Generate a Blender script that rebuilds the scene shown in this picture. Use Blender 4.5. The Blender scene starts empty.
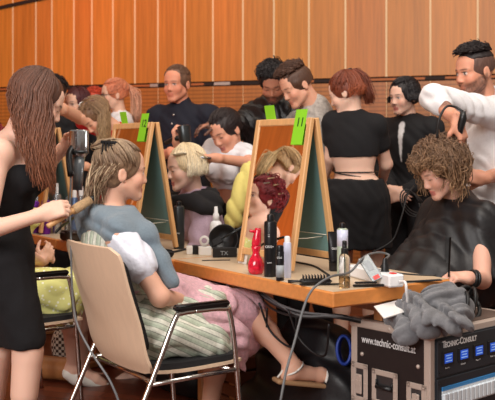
import bpy, math, random
import numpy as np
from mathutils import Vector, Matrix

SC = bpy.context.scene
COL = SC.collection
# ------------------------------------------------------------------ camera
F_PX, CX, HZ, EYE = 900.0, 247.5, 150.0, 1.25
cam_d = bpy.data.cameras.new('camera')
cam_d.sensor_fit = 'HORIZONTAL'; cam_d.sensor_width = 36.0
cam_d.lens = 36.0 * F_PX / 495.0
cam_d.shift_y = -50.0 / 495.0
cam = bpy.data.objects.new('camera', cam_d); COL.objects.link(cam)
cam.location = (0, 0, EYE); cam.rotation_euler = (math.pi/2, 0, 0)
cam_d.dof.use_dof = True; cam_d.dof.focus_distance = 3.7; cam_d.dof.aperture_fstop = 5.6
SC.camera = cam
# ------------------------------------------------------------------ view + light
SC.view_settings.view_transform = 'Standard'; SC.view_settings.look = 'None'
SC.view_settings.exposure = 0.0; SC.view_settings.gamma = 1.0
SC.view_settings.use_curve_mapping = False
def S(r, g, b):
    f = lambda c: (c/255.0/12.92) if c/255.0 <= 0.04045 else ((c/255.0+0.055)/1.055)**2.4
    return (f(r), f(g), f(b))
w = bpy.data.worlds.new('hall_air'); SC.world = w; w.use_nodes = True
w.node_tree.nodes['Background'].inputs[0].default_value = (1.0, 0.84, 0.72, 1)
w.node_tree.nodes['Background'].inputs[1].default_value = 0.31
def area(name, loc, target, size, power, col):
    l = bpy.data.lights.new(name, 'AREA'); l.shape = 'RECTANGLE'; l.size = size[0]; l.size_y = size[1]
    l.energy = power; l.color = col
    o = bpy.data.objects.new(name, l); COL.objects.link(o); o.location = loc
    o.rotation_euler = (Vector(target)-Vector(loc)).to_track_quat('-Z', 'Y').to_euler()
    return o
def spot(name, loc, target, power, col, ang, blend=0.9, rad=0.2):
    l = bpy.data.lights.new(name, 'SPOT'); l.energy = power; l.color = col
    l.spot_size = math.radians(ang); l.spot_blend = blend; l.shadow_soft_size = rad
    o = bpy.data.objects.new(name, l); COL.objects.link(o); o.location = loc
    o.rotation_euler = (Vector(target)-Vector(loc)).to_track_quat('-Z', 'Y').to_euler()
    return o
area('fill_camera_side', (-2.6, -1.2, 3.0), (0, 4.0, 0.8), (3.0, 2.0), 260, (1.0, 0.97, 0.95))  # added soft fill from the camera side, stands for no real window
area('ceiling_light_near', (0.9, 2.2, 4.2), (0.2, 4.2, 0.5), (2.6, 1.6), 120, (1.0, 0.92, 0.84))
area('ceiling_light_far', (0.0, 5.4, 4.3), (0.3, 6.6, 1.0), (5.0, 0.8), 54, (1.0, 0.86, 0.72))
spot('stage_lamp_red', (-1.2, 6.4, 4.6), (-0.9, 8.75, 2.5), 130, (1.0, 0.16, 0.05), 46)
spot('stage_lamp_amber', (-2.6, 6.6, 4.8), (-2.1, 9.0, 2.5), 130, (1.0, 0.2, 0.05), 44)
spot('stage_lamp_side', (-3.3, 5.4, 0.4), (-5.2, 6.0, 1.9), 160, (1.0, 0.25, 0.06), 90)

rnd = random.Random(7)
# ------------------------------------------------------------------ math
def V3(*a): return np.array(a, dtype=float)
def nrm(v): v = np.asarray(v, float); return v/(np.linalg.norm(v)+1e-12)
def P(px, py, d):
    return V3((px-CX)/F_PX*d, d, EYE+(HZ-py)/F_PX*d)
def lerp(a, b, t): return np.asarray(a)*(1-t)+np.asarray(b)*t
U = V3(-0.56, 0.828, 0); VV = V3(0.828, 0.56, 0); Z = V3(0, 0, 1)
T0 = V3(0.306, 3.22, 0); TH = 0.74
def T(s, t, z=TH): return T0+U*s+VV*t+Z*z
def TP(px, py, z=TH):
    "point on the horizontal plane z seen at a pixel"
    d = (EYE-z)*F_PX/(py-HZ); return V3((px-CX)/F_PX*d, d, z)
# ------------------------------------------------------------------ materials
MATS = {}
def mat(name, col=(0.5, 0.5, 0.5), rough=0.5, metal=0.0, noise=0.0, nscale=20.0, bump=0.0, bscale=60.0,
        attr=False, trans=0.0, coat=0.0, emit=0.0, stretch=(1, 1, 1), sheen=0.0, sss=0.0, alpha=1.0):
    if name in MATS: return MATS[name]
    m = bpy.data.materials.new(name); m.use_nodes = True; nt = m.node_tree; b = nt.nodes['Principled BSDF']
    b.inputs['Base Color'].default_value = (*col, 1); b.inputs['Roughness'].default_value = rough
    b.inputs['Metallic'].default_value = metal; b.inputs['Transmission Weight'].default_value = trans
    b.inputs['Coat Weight'].default_value = coat; b.inputs['Sheen Weight'].default_value = sheen
    b.inputs['Alpha'].default_value = alpha
    if sss:
        b.inputs['Subsurface Weight'].default_value = sss
        b.inputs['Subsurface Radius'].default_value = (0.012, 0.005, 0.003)
        b.inputs['Subsurface Scale'].default_value = 1.0
    if emit:
        b.inputs['Emission Color'].default_value = (*col, 1); b.inputs['Emission Strength'].default_value = emit
    tc = nt.nodes.new('ShaderNodeTexCoord'); mp = nt.nodes.new('ShaderNodeMapping')
    mp.inputs['Scale'].default_value = stretch
    nt.links.new(tc.outputs['Object'], mp.inputs['Vector'])
    src = None
    if attr:
        a = nt.nodes.new('ShaderNodeAttribute'); a.attribute_name = 'Col'; src = a.outputs['Color']
        nt.links.new(src, b.inputs['Base Color'])
    if noise:
        n = nt.nodes.new('ShaderNodeTexNoise'); n.inputs['Scale'].default_value = nscale
        n.inputs['Detail'].default_value = 5; nt.links.new(mp.outputs[0], n.inputs['Vector'])
        r = nt.nodes.new('ShaderNodeMapRange'); r.inputs[1].default_value = 0.3; r.inputs[2].default_value = 0.7
        r.inputs[3].default_value = 1-noise; r.inputs[4].default_value = 1+noise
        nt.links.new(n.outputs[0], r.inputs[0])
        mx = nt.nodes.new('ShaderNodeMix'); mx.data_type = 'RGBA'; mx.blend_type = 'MULTIPLY'
        mx.inputs[0].default_value = 1.0
        if src: nt.links.new(src, mx.inputs[6])
        else: mx.inputs[6].default_value = (*col, 1)
        nt.links.new(r.outputs[0], mx.inputs[7]); nt.links.new(mx.outputs[2], b.inputs['Base Color'])
    if bump:
        n2 = nt.nodes.new('ShaderNodeTexNoise'); n2.inputs['Scale'].default_value = bscale
        n2.inputs['Detail'].default_value = 3; nt.links.new(mp.outputs[0], n2.inputs['Vector'])
        bp = nt.nodes.new('ShaderNodeBump'); bp.inputs['Strength'].default_value = bump
        bp.inputs['Distance'].default_value = 0.01
        nt.links.new(n2.outputs[0], bp.inputs['Height']); nt.links.new(bp.outputs[0], b.inputs['Normal'])
    MATS[name] = m; return m
# ------------------------------------------------------------------ mesh -> object
def make(name, geo, m, parent=None, label=None, cat=None, group=None, kind=None, base=None, smooth=True):
    """geo = (verts Nx3 world, faces list or Nx4 array, colours or None)"""
    Vt, Fc = np.asarray(geo[0], float), geo[1]; C = geo[2] if len(geo) > 2 else None
    off = V3(0, 0, 0)
    if parent is not None: off = np.array(parent['_o'])
    elif base is not None: off = np.asarray(base, float)
    me = bpy.data.meshes.new(name)
    n = len(Vt); me.vertices.add(n)
    own = off if parent is None else off
    me.vertices.foreach_set('co', (Vt-own).astype(np.float32).ravel())
    if isinstance(Fc, np.ndarray):
        k = Fc.shape[1]; nf = len(Fc); ls = np.arange(nf)*k; lt = np.full(nf, k); li = Fc.ravel()
    else:
        lt = np.array([len(f) for f in Fc]); nf = len(Fc); ls = np.concatenate([[0], np.cumsum(lt)[:-1]]) if nf else np.array([])
        li = np.array([i for f in Fc for i in f])
    me.loops.add(len(li)); me.polygons.add(nf)
    me.loops.foreach_set('vertex_index', li.astype(np.int32))
    me.polygons.foreach_set('loop_start', ls.astype(np.int32))
    try: me.polygons.foreach_set('loop_total', lt.astype(np.int32))
    except Exception: pass
    me.polygons.foreach_set('use_smooth', np.full(nf, bool(smooth)))
    if C is not None:
        at = me.color_attributes.new('Col', 'FLOAT_COLOR', 'POINT')
        cc = np.ones((n, 4), np.float32); cc[:, :3] = C; at.data.foreach_set('color', cc.ravel())
    me.update(calc_edges=True); me.validate()
    if smooth == 'auto':
        try: me.set_sharp_from_angle(angle=math.radians(35))
        except Exception: pass
    me.materials.append(m)
    o = bpy.data.objects.new(name, me); COL.objects.link(o)
    if parent is not None: o.parent = parent
    else: o.location = Vector(off)
    o['_o'] = [float(x) for x in off]
    tag(o, label, cat, group, kind); return o
def tag(o, label=None, cat=None, group=None, kind=None):
    if label: o['label'] = label
    if cat: o['category'] = cat
    if group: o['group'] = group
    if kind: o['kind'] = kind
    return o
def thing(name, loc, label, cat, group=None):
    o = bpy.data.objects.new(name, None); COL.objects.link(o); o.empty_display_size = 0.05
    o.location = Vector(loc); o['_o'] = [float(x) for x in loc]
    return tag(o, label, cat, group)
class MB:
    def __init__(s): s.v = []; s.f = []; s.n = 0; s.c = []
    def add(s, v, f, c=None):
        v = np.asarray(v, float); s.v.append(v); s.f += [tuple(int(i)+s.n for i in q) for q in f]; s.n += len(v)
        s.c.append(np.tile(np.asarray(c if c is not None else (.5, .5, .5), float), (len(v), 1)) if c is None or np.ndim(c) == 1 else c)
        return s
    def geo(s, col=False): return (np.vstack(s.v), s.f, np.vstack(s.c)) if col else (np.vstack(s.v), s.f)
    def box(s, c, size, ax=None, bev=0.0, col=None):
        """box centred at c, axes ax (3 rows), optional chamfer"""
        A = np.eye(3) if ax is None else np.array([nrm(a) for a in ax]); h = np.array(size)/2.0; c = np.asarray(c, float)
        b = min(bev, h.min()*0.95)
        if b <= 0:
            v = [c+A.T@(h*np.array([x, y, z])) for x in (-1, 1) for y in (-1, 1) for z in (-1, 1)]
            return s.add(v, [(0, 1, 3, 2), (4, 6, 7, 5), (0, 4, 5, 1), (2, 3, 7, 6), (0, 2, 6, 4), (1, 5, 7, 3)], col)
        v = []; idx = {}
        for x in (-1, 1):
            for y in (-1, 1):
                for z in (-1, 1):
                    for k in range(3):
                        q = h-b; q = q.copy(); q[k] = h[k]
                        idx[(x, y, z, k)] = len(v); v.append(c+A.T@(q*np.array([x, y, z])))
        f = []
        for k in range(3):
            i, j = (k+1) % 3, (k+2) % 3
            for sg in (-1, 1):
                q = []
                for a, bb in ((-1, -1), (1, -1), (1, 1), (-1, 1)):
                    t = [0, 0, 0]; t[k] = sg; t[i] = a; t[j] = bb; q.append(idx[(*t, k)])
                f.append(q if sg > 0 else q[::-1])
            for a in (-1, 1):
                for bb in (-1, 1):
                    q = []
                    for sg in (-1, 1):
                        t = [0, 0, 0]; t[k] = sg; t[i] = a; t[j] = bb; q.append((idx[(*t, i)], idx[(*t, j)]))
                    f.append((q[0][0], q[0][1], q[1][1], q[1][0]))
        for x in (-1, 1):
            for y in (-1, 1):
                for z in (-1, 1): f.append([idx[(x, y, z, k)] for k in range(3)])
        return s.add(v, f, col)
    def tube(s, pts, r, n=8, cap=True, col=None, flat=None):
        pts = [np.asarray(p, float) for p in pts]; m = len(pts)
        rr = [r]*m if np.isscalar(r) else list(r)
        v = []; f = []; up = None
        for i in range(m):
            t = nrm(pts[min(i+1, m-1)]-pts[max(i-1, 0)])
            if up is None:
                up = nrm(np.cross(t, [0.31, 0.2, 0.93])) if abs(t[2]) < 0.9 else nrm(np.cross(t, [1, 0.1, 0]))
            up = nrm(up-t*np.dot(up, t)); sd = np.cross(t, up)
            fl = 1.0 if flat is None else flat
            for k in range(n):
                a = 2*math.pi*k/n; v.append(pts[i]+rr[i]*(math.cos(a)*up+fl*math.sin(a)*sd))
        for i in range(m-1):
            for k in range(n):
                a = i*n+k; b = i*n+(k+1) % n; f.append((a, b, b+n, a+n))
        if cap: f.append(tuple(range(n))[::-1]); f.append(tuple(range((m-1)*n, m*n)))
        return s.add(v, f, col)
    def lathe(s, base, prof, n=20, axis=Z, col=None):
        """prof = [(r,z)...] around axis from base"""
        ax = nrm(axis); e1 = nrm(np.cross(ax, [0.9, 0.1, 0.2] if abs(ax[2]) > 0.7 else [0, 0, 1])); e2 = np.cross(ax, e1)
        v = []; f = []
        for r, z in prof:
            for k in range(n):
                a = 2*math.pi*k/n; v.append(np.asarray(base)+ax*z+r*(math.cos(a)*e1+math.sin(a)*e2))
        for i in range(len(prof)-1):
            for k in range(n):
                a = i*n+k; b = i*n+(k+1) % n; f.append((a, b, b+n, a+n))
        f.append(tuple(range(n))[::-1]); f.append(tuple(range((len(prof)-1)*n, len(prof)*n)))
        return s.add(v, f, col)
def curve(pts, n=8):
    "Catmull-Rom through points"
    p = [np.asarray(q, float) for q in pts]; p = [2*p[0]-p[1]]+p+[2*p[-1]-p[-2]]; out = []
    for i in range(1, len(p)-2):
        for k in range(n):
            t = k/n; out.append(0.5*((2*p[i])+(-p[i-1]+p[i+1])*t+(2*p[i-1]-5*p[i]+4*p[i+1]-p[i+2])*t*t+(-p[i-1]+3*p[i]-3*p[i+1]+p[i+2])*t**3))
    out.append(p[-2]); return out
def text_geo(txt, origin, right, up, size, depth=0.0015, sx=1.0, bold=0.0):
    cu = bpy.data.curves.new('t', 'FONT'); cu.body = txt; cu.size = size; cu.extrude = depth; cu.offset = bold
    o = bpy.data.objects.new('t', cu); me = bpy.data.meshes.new_from_object(o)
    R, Up = nrm(right), nrm(up); N = np.cross(R, Up)
    vs = [np.asarray(origin)+R*v.co.x*sx+Up*v.co.y+N*v.co.z for v in me.vertices]
    fs = [tuple(p.vertices) for p in me.polygons]
    bpy.data.objects.remove(o); bpy.data.curves.remove(cu); bpy.data.meshes.remove(me)
    return (np.array(vs), fs)
# ------------------------------------------------------------------ distance fields -> one smooth mesh
class Field:
    def __init__(s, h): s.h = h; s.ops = []; s.paint = []; s.cuts = []; s.noise = []
    def cone(s, a, b, r1, r2, k=0.02, c=None, sub=False):
        a = np.asarray(a, float); b = np.asarray(b, float); R = max(r1, r2)
        s.ops.append(('c', a, b, r1, r2, k, c, sub, np.minimum(a, b)-R, np.maximum(a, b)+R)); return s
    def ball(s, a, r, k=0.02, c=None, sub=False): return s.cone(a, np.asarray(a)+V3(1e-4, 0, 0), r, r, k, c, sub)
    def ell(s, c0, r, R=None, k=0.02, c=None, sub=False):
        c0 = np.asarray(c0, float); r = np.asarray(r, float); R = np.eye(3) if R is None else np.asarray(R)  # rows = axes
        e = np.abs(R.T)@r
        s.ops.append(('e', c0, r, R, None, k, c, sub, c0-e, c0+e)); return s
    def box(s, c0, hf, R=None, rd=0.01, k=0.01, c=None, sub=False):
        c0 = np.asarray(c0, float); hf = np.asarray(hf, float); R = np.eye(3) if R is None else np.asarray(R)
        e = np.abs(R.T)@hf
        s.ops.append(('b', c0, hf, R, rd, k, c, sub, c0-e, c0+e)); return s
    def cut(s, p, n): s.cuts.append((np.asarray(p, float), nrm(n))); return s     # removes the side n points to
    def wob(s, amp, vec, warp=2.0, vec2=None): s.noise.append((amp, np.asarray(vec, float), warp, np.asarray(vec2 if vec2 is not None else (vec[1]*.5+3, vec[2]*.4+2, vec[0]*.5+4), float))); return s
    def rid(s, amp, vec, warp=2.0, vec2=(9, 12, 8)): s.noise.append((-amp, np.asarray(vec, float), warp, np.asarray(vec2, float))); return s   # sharp creases
    @staticmethod
    def dist(op, X, Y, Zz):
        if op[0] == 'c':
            a, b, r1, r2 = op[1:5]; d = b-a; L = float(d@d)+1e-12
            x, y, z = X-a[0], Y-a[1], Zz-a[2]
            t = np.clip((x*d[0]+y*d[1]+z*d[2])/L, 0, 1)
            return np.sqrt((x-t*d[0])**2+(y-t*d[1])**2+(z-t*d[2])**2)-(r1+(r2-r1)*t)
        c0, r, R = op[1:4]; x, y, z = X-c0[0], Y-c0[1], Zz-c0[2]
        q = [R[i][0]*x+R[i][1]*y+R[i][2]*z for i in range(3)]
        if op[0] == 'e':
            k0 = np.sqrt((q[0]/r[0])**2+(q[1]/r[1])**2+(q[2]/r[2])**2)
            k1 = np.sqrt((q[0]/r[0]**2)**2+(q[1]/r[1]**2)**2+(q[2]/r[2]**2)**2)+1e-9
            return k0*(k0-1)/k1
        rd = op[4]; q = [np.abs(q[i])-(r[i]-rd) for i in range(3)]
        o = np.sqrt(np.maximum(q[0], 0)**2+np.maximum(q[1], 0)**2+np.maximum(q[2], 0)**2)
        return o+np.minimum(np.maximum(q[0], np.maximum(q[1], q[2])), 0)-rd
    def mesh(s, base=(0.5, 0.5, 0.5)):
        h = s.h; add = [o for o in s.ops if not o[7]]
        lo = np.min([o[8] for o in add], 0)-3*h-0.01; hi = np.max([o[9] for o in add], 0)+3*h+0.01
        n = np.ceil((hi-lo)/h).astype(int)+1
        ax = [(lo[i]+np.arange(n[i])*h).astype(np.float32) for i in range(3)]
        D = np.full(n, 0.08, np.float32)
        for op in s.ops:
            k = op[5]; m = k+2.5*h+0.004
            i0 = np.maximum(np.floor((op[8]-m-lo)/h).astype(int), 0); i1 = np.minimum(np.ceil((op[9]+m-lo)/h).astype(int)+1, n)
            if np.any(i1 <= i0): continue
            sl = tuple(slice(i0[i], i1[i]) for i in range(3))
            d = s.dist(op, ax[0][sl[0]][:, None, None], ax[1][sl[1]][None, :, None], ax[2][sl[2]][None, None, :])
            a = D[sl]
            if op[7]:
                t = np.clip(0.5-0.5*(a+d)/k, 0, 1); D[sl] = a*(1-t)+(-d)*t+k*t*(1-t)
            else:
                t = np.clip(0.5+0.5*(d-a)/k, 0, 1); D[sl] = d+(a-d)*t-k*t*(1-t)
        for p, nn in s.cuts:
            pl = (ax[0][:, None, None]-p[0])*nn[0]+(ax[1][None, :, None]-p[1])*nn[1]+(ax[2][None, None, :]-p[2])*nn[2]
            D = np.maximum(D, pl.astype(np.float32))
        if s.noise:
            am = sum(abs(a[0]) for a in s.noise)
            I = np.nonzero(np.abs(D) < am*1.5+2*h); p = [ax[i][I[i]] for i in range(3)]; acc = 0
            for amp, v, wp, v2 in s.noise:
                w_ = np.sin(p[0]*v[0]+p[1]*v[1]+p[2]*v[2]+wp*np.sin(p[0]*v2[0]+p[1]*v2[1]+p[2]*v2[2])+.6*wp*np.sin(p[1]*v2[0]*1.7-p[2]*v2[1]*1.3+p[0]*v2[2]*.6))
                acc = acc+(amp*w_ if amp > 0 else -amp*(1.2-2*np.abs(w_)))
            D[I] += acc
        ins = D < 0
        # surface nets
        c = ins[:-1, :-1, :-1].astype(np.int8)
        cnt = np.zeros(c.shape, np.int8)
        for dx in (0, 1):
            for dy in (0, 1):
                for dz in (0, 1):
                    cnt += ins[dx:n[0]-1+dx, dy:n[1]-1+dy, dz:n[2]-1+dz]
        act = (cnt > 0) & (cnt < 8); I = np.argwhere(act); N = len(I)
        idx = np.full(act.shape, -1, np.int64); idx[tuple(I.T)] = np.arange(N)
        acc = np.zeros((N, 3)); num = np.zeros(N)
        cor = [(x, y, z) for x in (0, 1) for y in (0, 1) for z in (0, 1)]
        val = {q: D[I[:, 0]+q[0], I[:, 1]+q[1], I[:, 2]+q[2]] for q in cor}
        for q in cor:
            for k in range(3):
                if q[k] == 0:
                    q2 = list(q); q2[k] = 1; q2 = tuple(q2); a, b = val[q], val[q2]
                    mk = (a < 0) != (b < 0); t = np.where(mk, a/np.where(mk, a-b, 1), 0)
                    pt = np.array(q, float)[None, :].repeat(N, 0); pt[:, k] += t
                    acc += pt*mk[:, None]; num += mk
        Vt = lo+(I+acc/np.maximum(num, 1)[:, None])*h
        Fs = []
        for k in range(3):
            a0 = [slice(1, n[i]-1) for i in range(3)]; a0[k] = slice(0, n[k]-1)
            a1 = list(a0); a1[k] = slice(1, n[k])
            s0, s1 = ins[tuple(a0)], ins[tuple(a1)]; E = np.argwhere(s0 != s1)
            if not len(E): continue
            off = np.array([0 if i == k else 1 for i in range(3)]); E = E+off
            i, j = (k+1) % 3, (k+2) % 3
            def cell(di, dj):
                e = E.copy(); e[:, i] -= di; e[:, j] -= dj; return idx[e[:, 0], e[:, 1], e[:, 2]]
            q = np.stack([cell(1, 1), cell(0, 1), cell(0, 0), cell(1, 0)], 1)
            st = ins[E[:, 0], E[:, 1], E[:, 2]]
            q[~st] = q[~st][:, ::-1]; Fs.append(q)
        Fc = np.vstack(Fs); Fc = Fc[(Fc >= 0).all(1)]
        # one relaxing pass
        nb = np.zeros((N, 3)); nc = np.zeros(N)
        for a, b in ((0, 1), (1, 2), (2, 3), (3, 0)):
            np.add.at(nb, Fc[:, a], Vt[Fc[:, b]]); np.add.at(nc, Fc[:, a], 1)
        Vt = Vt*0.6+0.4*nb/np.maximum(nc, 1)[:, None]
        C = np.tile(np.array(base, float), (N, 1))
        if any(o[6] is not None for o in s.ops):
            best = np.full(N, 1e9)
            for o in s.ops:
                if o[7]: continue
                d = s.dist(o, Vt[:, 0], Vt[:, 1], Vt[:, 2]); mk = d < best; best = np.where(mk, d, best)
                C[mk] = o[6] if o[6] is not None else base
        for kind, c0, r, R, colr, soft in s.paint:
            if kind == 'beard':
                q = (Vt-c0.c)@c0.R.T/c0.s; zb = -.052+(.085-q[:, 1])*.45; sm = lambda v: np.clip(v/.012+.5, 0, 1)
                zb = np.where(q[:, 1] > .08, -.050, zb); wgt = sm(zb-q[:, 2])*sm(q[:, 1]+.012)*sm(q[:, 2]+.122)
                wgt = wgt*(1-np.clip(1.4-np.linalg.norm((q-V3(0, .088, -.067))/V3(.019, .02, .009), axis=1), 0, 1)*(q[:, 1] > .075))
                wgt = (wgt*(.80+.2*np.sin(q[:, 0]*900)*np.sin(q[:, 2]*1100)))[:, None]; C = C*(1-wgt)+np.array(colr)*wgt; continue
            q = (Vt-c0)@np.asarray(R).T/np.asarray(r); dd = np.linalg.norm(q, axis=1)
            wgt = np.clip((1+soft-dd)/(2*soft), 0, 1)[:, None]; C = C*(1-wgt)+np.array(colr)*wgt
        return (Vt, Fc, C)
def merge(*gs):
    vs, fs, cs, n = [], [], [], 0
    for g in gs:
        vs.append(g[0]); cs.append(g[2]); f = g[1]
        fs += [tuple(int(i)+n for i in q) for q in (f.tolist() if isinstance(f, np.ndarray) else f)]; n += len(g[0])
    return (np.vstack(vs), fs, np.vstack(cs))
# ------------------------------------------------------------------ people
class Head:
    def __init__(s, c, fwd, up=(0, 0, 1), sc=1.0):
        f = nrm(fwd); u = nrm(np.asarray(up, float)-f*np.dot(f, up)); r = np.cross(f, u)
        s.c = np.asarray(c, float); s.R = np.array([r, f, u]); s.s = sc
    def w(s, x, y, z): return s.c+s.s*(s.R.T@V3(x, y, z))
    def d(s, x, y, z): return s.R.T@V3(x, y, z)
SKIN = S(226, 178, 152); LIP = S(192, 116, 106)
def head_ops(F, H, skin=SKIN, brow=S(60, 40, 30), lip=LIP, beard=None, male=False, iris=S(70, 60, 50), closed=False):
    s = H.s; w = H.w; R = H.R
    if male: lip = tuple(np.array(skin)*np.array((.80, .62, .60)))
    e = lambda c, r, k=.015, col=skin, sub=False: F.ell(w(*c), np.array(r)*s, R, k, col, sub)
    c = lambda a, b, r1, r2, k=.015, col=skin: F.cone(w(*a), w(*b), r1*s, r2*s, k, col)
    e((0, -.014, .032), (.074, .092, .082), .02)
    e((0, .030, -.030), (.056, .060, .075), .02)
    jw = .048 if male else .043
    for sx in (-1, 1):
        c((sx*jw, .005, -.052), (sx*.016, .070, -.094), .019, .015, .022)
        e((sx*.036, .060, -.030), (.024, .022, .026), .02)
        c((sx*.010, .086, .018), (sx*.043, .070, .017), .008, .008, .014)
        F.ell(w(sx*.031, .094, .001), np.array((.017, .012, .0105))*s, R, .008, None, True)
        F.ell(w(sx*.031, .0735, .000), np.array((.0145, .013, .0125))*s, R, .003, skin)
        e((sx*.075, -.010, -.010), (.009, .019, .031), .008)
        e((sx*.084, -.004, -.008), (.006, .010, .018), .005, skin, True)
        e((sx*.010, .093, -.036), (.0080, .009, .0070), .007)
    c((0, .084, .010), (0, .1005, -.030), .0070, .0095, .010); e((0, .050, .045), (.052, .036, .040), .03)
    e((0, .069, -.092), (.017, .016, .017), .02)
    c((-.016, .0825, -.0610), (.016, .0825, -.0610), .0045, .0045, .008, lip); c((-.004, .087, -.0605), (.004, .087, -.0605), .0045, .0045, .007, lip)
    c((-.011, .0845, -.0700), (.011, .0845, -.0700), .0052, .0052, .008, lip)
    pt = lambda c0, r, col, soft=.25: F.paint.append(('e', w(*c0), np.array(r)*s, R, col, soft))
    sk = np.array(skin)
    for sx in (-1, 1):
        pt((sx*.046, .070, -.030), (.024, .03, .020), tuple(sk*np.array((1.0, .88, .86))), .8)
        if not closed:
            pt((sx*.031, .088, .000), (.0135, .014, .0062), S(225, 215, 210), .15)
            pt((sx*.031, .090, .000), (.0062, .014, .0062), iris, .15)
            pt((sx*.031, .088, .0070), (.0175, .015, .0026), tuple(np.array(brow)*.6), .4)
        else:
            pt((sx*.031, .088, -.004), (.0155, .013, .0026), brow, .4)
        pt((sx*.030, .088, .0205), (.0190, .018, .0038), tuple(np.array(brow)*.7+sk*.15), .5)
        pt((sx*.009, .096, -.0425), (.0038, .008, .0028), tuple(sk*.35), .4)
    pt((0, .095, -.0655), (.020, .012, .0016), tuple(np.array(lip)*.35), .5)
    if beard: F.paint.append(('beard', H, None, None, beard, lip))
def hand_ops(F, wr, fd, pn, side, curl=(.5, .5, .5, .5), sc=1.0, skin=SKIN, thumb=.3, k=.004):
    """side 'l'/'r'; fd finger direction; pn the way the palm faces"""
    fd = nrm(fd); pn = nrm(np.asarray(pn)-fd*np.dot(pn, fd)); lat = np.cross(fd, pn)*(1 if side == 'r' else -1)
    wr = np.asarray(wr, float); R = np.array([lat, fd, pn])
    F.cone(wr-fd*.02*sc, wr+fd*.02*sc, .026*sc, .027*sc, .02, skin)
    F.box(wr+fd*.048*sc, V3(.039, .044, .0135)*sc, R, .012*sc, .018, skin)
    F.ell(wr+fd*.030*sc+lat*.026*sc+pn*.008*sc, V3(.017, .032, .017)*sc, R, .012, skin)
    for i, (lx, L, r) in enumerate(((.030, .073, .0092), (.0105, .080, .0094), (-.010, .074, .0090), (-.029, .059, .0080))):
        p = wr+fd*(.088-.004*abs(i-1))*sc+lat*lx*sc; c0 = curl[i]; a = 0.15*c0
        for j, fr in enumerate((.44, .31, .25)):
            a += c0*(0.75 if j == 0 else 0.95)
            sp = lat*(0.10*(1.3-i))*max(0, 1-c0)
            dr = nrm(fd*math.cos(a)+pn*math.sin(a)+sp); q = p+dr*L*fr*sc
            F.cone(p, q, r*sc*(1-.08*j), r*sc*(1-.08*(j+1)), k, skin); p = q
        F.paint.append(('e', p-pn*math.cos(a)*.007*sc, V3(.0055, .007, .004)*sc, R, tuple(np.array(skin)*np.array((1.08, .95, .95))), .4))
    p = wr+fd*.022*sc+lat*.030*sc+pn*.006*sc
    d0 = nrm(fd*.75+lat*(.85-thumb*.5)+pn*(.25+thumb*.8))
    for j, (L, r) in enumerate(((.040, .0125), (.034, .0108), (.026, .0095))):
        dj = nrm(d0+fd*.25*j-lat*.22*j*(1+thumb)); q = p+dj*L*sc; F.cone(p, q, r*sc, r*.92*sc, k+.002, skin); p = q
def frame_of(J):
    up = nrm(J['nk']-J['pv']); ac = nrm(J['sr']-J['sl']); ac = nrm(ac-up*np.dot(ac, up)); fw = np.cross(up, ac)
    return ac, fw, up          # right, forward, up
def torso_ops(F, J, inf=0.0, c=None, k=.045, bust=0.0, parts='cwps', wd=1.0):
    ac, fw, up = frame_of(J); L = np.linalg.norm(J['nk']-J['pv']); R = np.array([ac, fw, up]); pv, nk = J['pv'], J['nk']
    mid = J.get('mid', pv+up*L*.45); chest = J.get('chest', pv+up*L*.70)
    if 'c' in parts: F.ell(chest, V3(.145*wd+inf, .102+inf, .165+inf), R, k, c)
    if 'w' in parts: F.ell(mid, V3(.118*wd+inf, .088+inf, .15+inf), R, k, c)
    pa = J.get('pa', ac); pu = J.get('pu', up); pf = np.cross(pu, pa)
    if 'p' in parts: F.ell(pv+pu*.02, V3(.158*wd+inf, .112+inf, .125+inf), np.array([pa, pf, pu]), k, c)
    if 's' in parts:
        for q in ('sl', 'sr'): F.cone(J[q]*.97+nk*.03-up*.005, nk*.75+chest*.25, .050+inf, .062+inf, k, c)
    if bust:
        for sx in (-1, 1): F.ell(chest+ac*sx*.068+fw*.085-up*.0, V3(.058+inf*.6, .050+inf*.6+bust, .062+inf*.6), R, .03, c)
def limb(F, a, m, b, r, inf=0.0, c=None, k=.02, t0=0.0, t1=2.0):
    """tapering two-segment limb; r=(r_root, r_mid_above, r_mid_below, r_end); t0..t1 over [0,2]"""
    for i, (p, q, r1, r2) in enumerate(((a, m, r[0], r[1]), (m, b, r[2], r[3]))):
        s0 = min(max(t0-i, 0), 1); s1 = min(max(t1-i, 0), 1)
        if s1 <= s0: continue
        F.cone(lerp(p, q, s0), lerp(p, q, s1), r1+(r2-r1)*s0+inf, r1+(r2-r1)*s1+inf, k, c)
        if i == 1 and s0 < .3 < s1 and r[2] > .045:   # calf muscle
            F.cone(lerp(p, q, max(.12, s0)), lerp(p, q, min(.45, s1)), r1+inf, r1*.93+inf, k, c)
ARM_F = (.047, .037, .036, .024); ARM_M = (.056, .045, .044, .029)
LEG_F = (.088, .056, .053, .034); LEG_M = (.092, .062, .056, .038)
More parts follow.
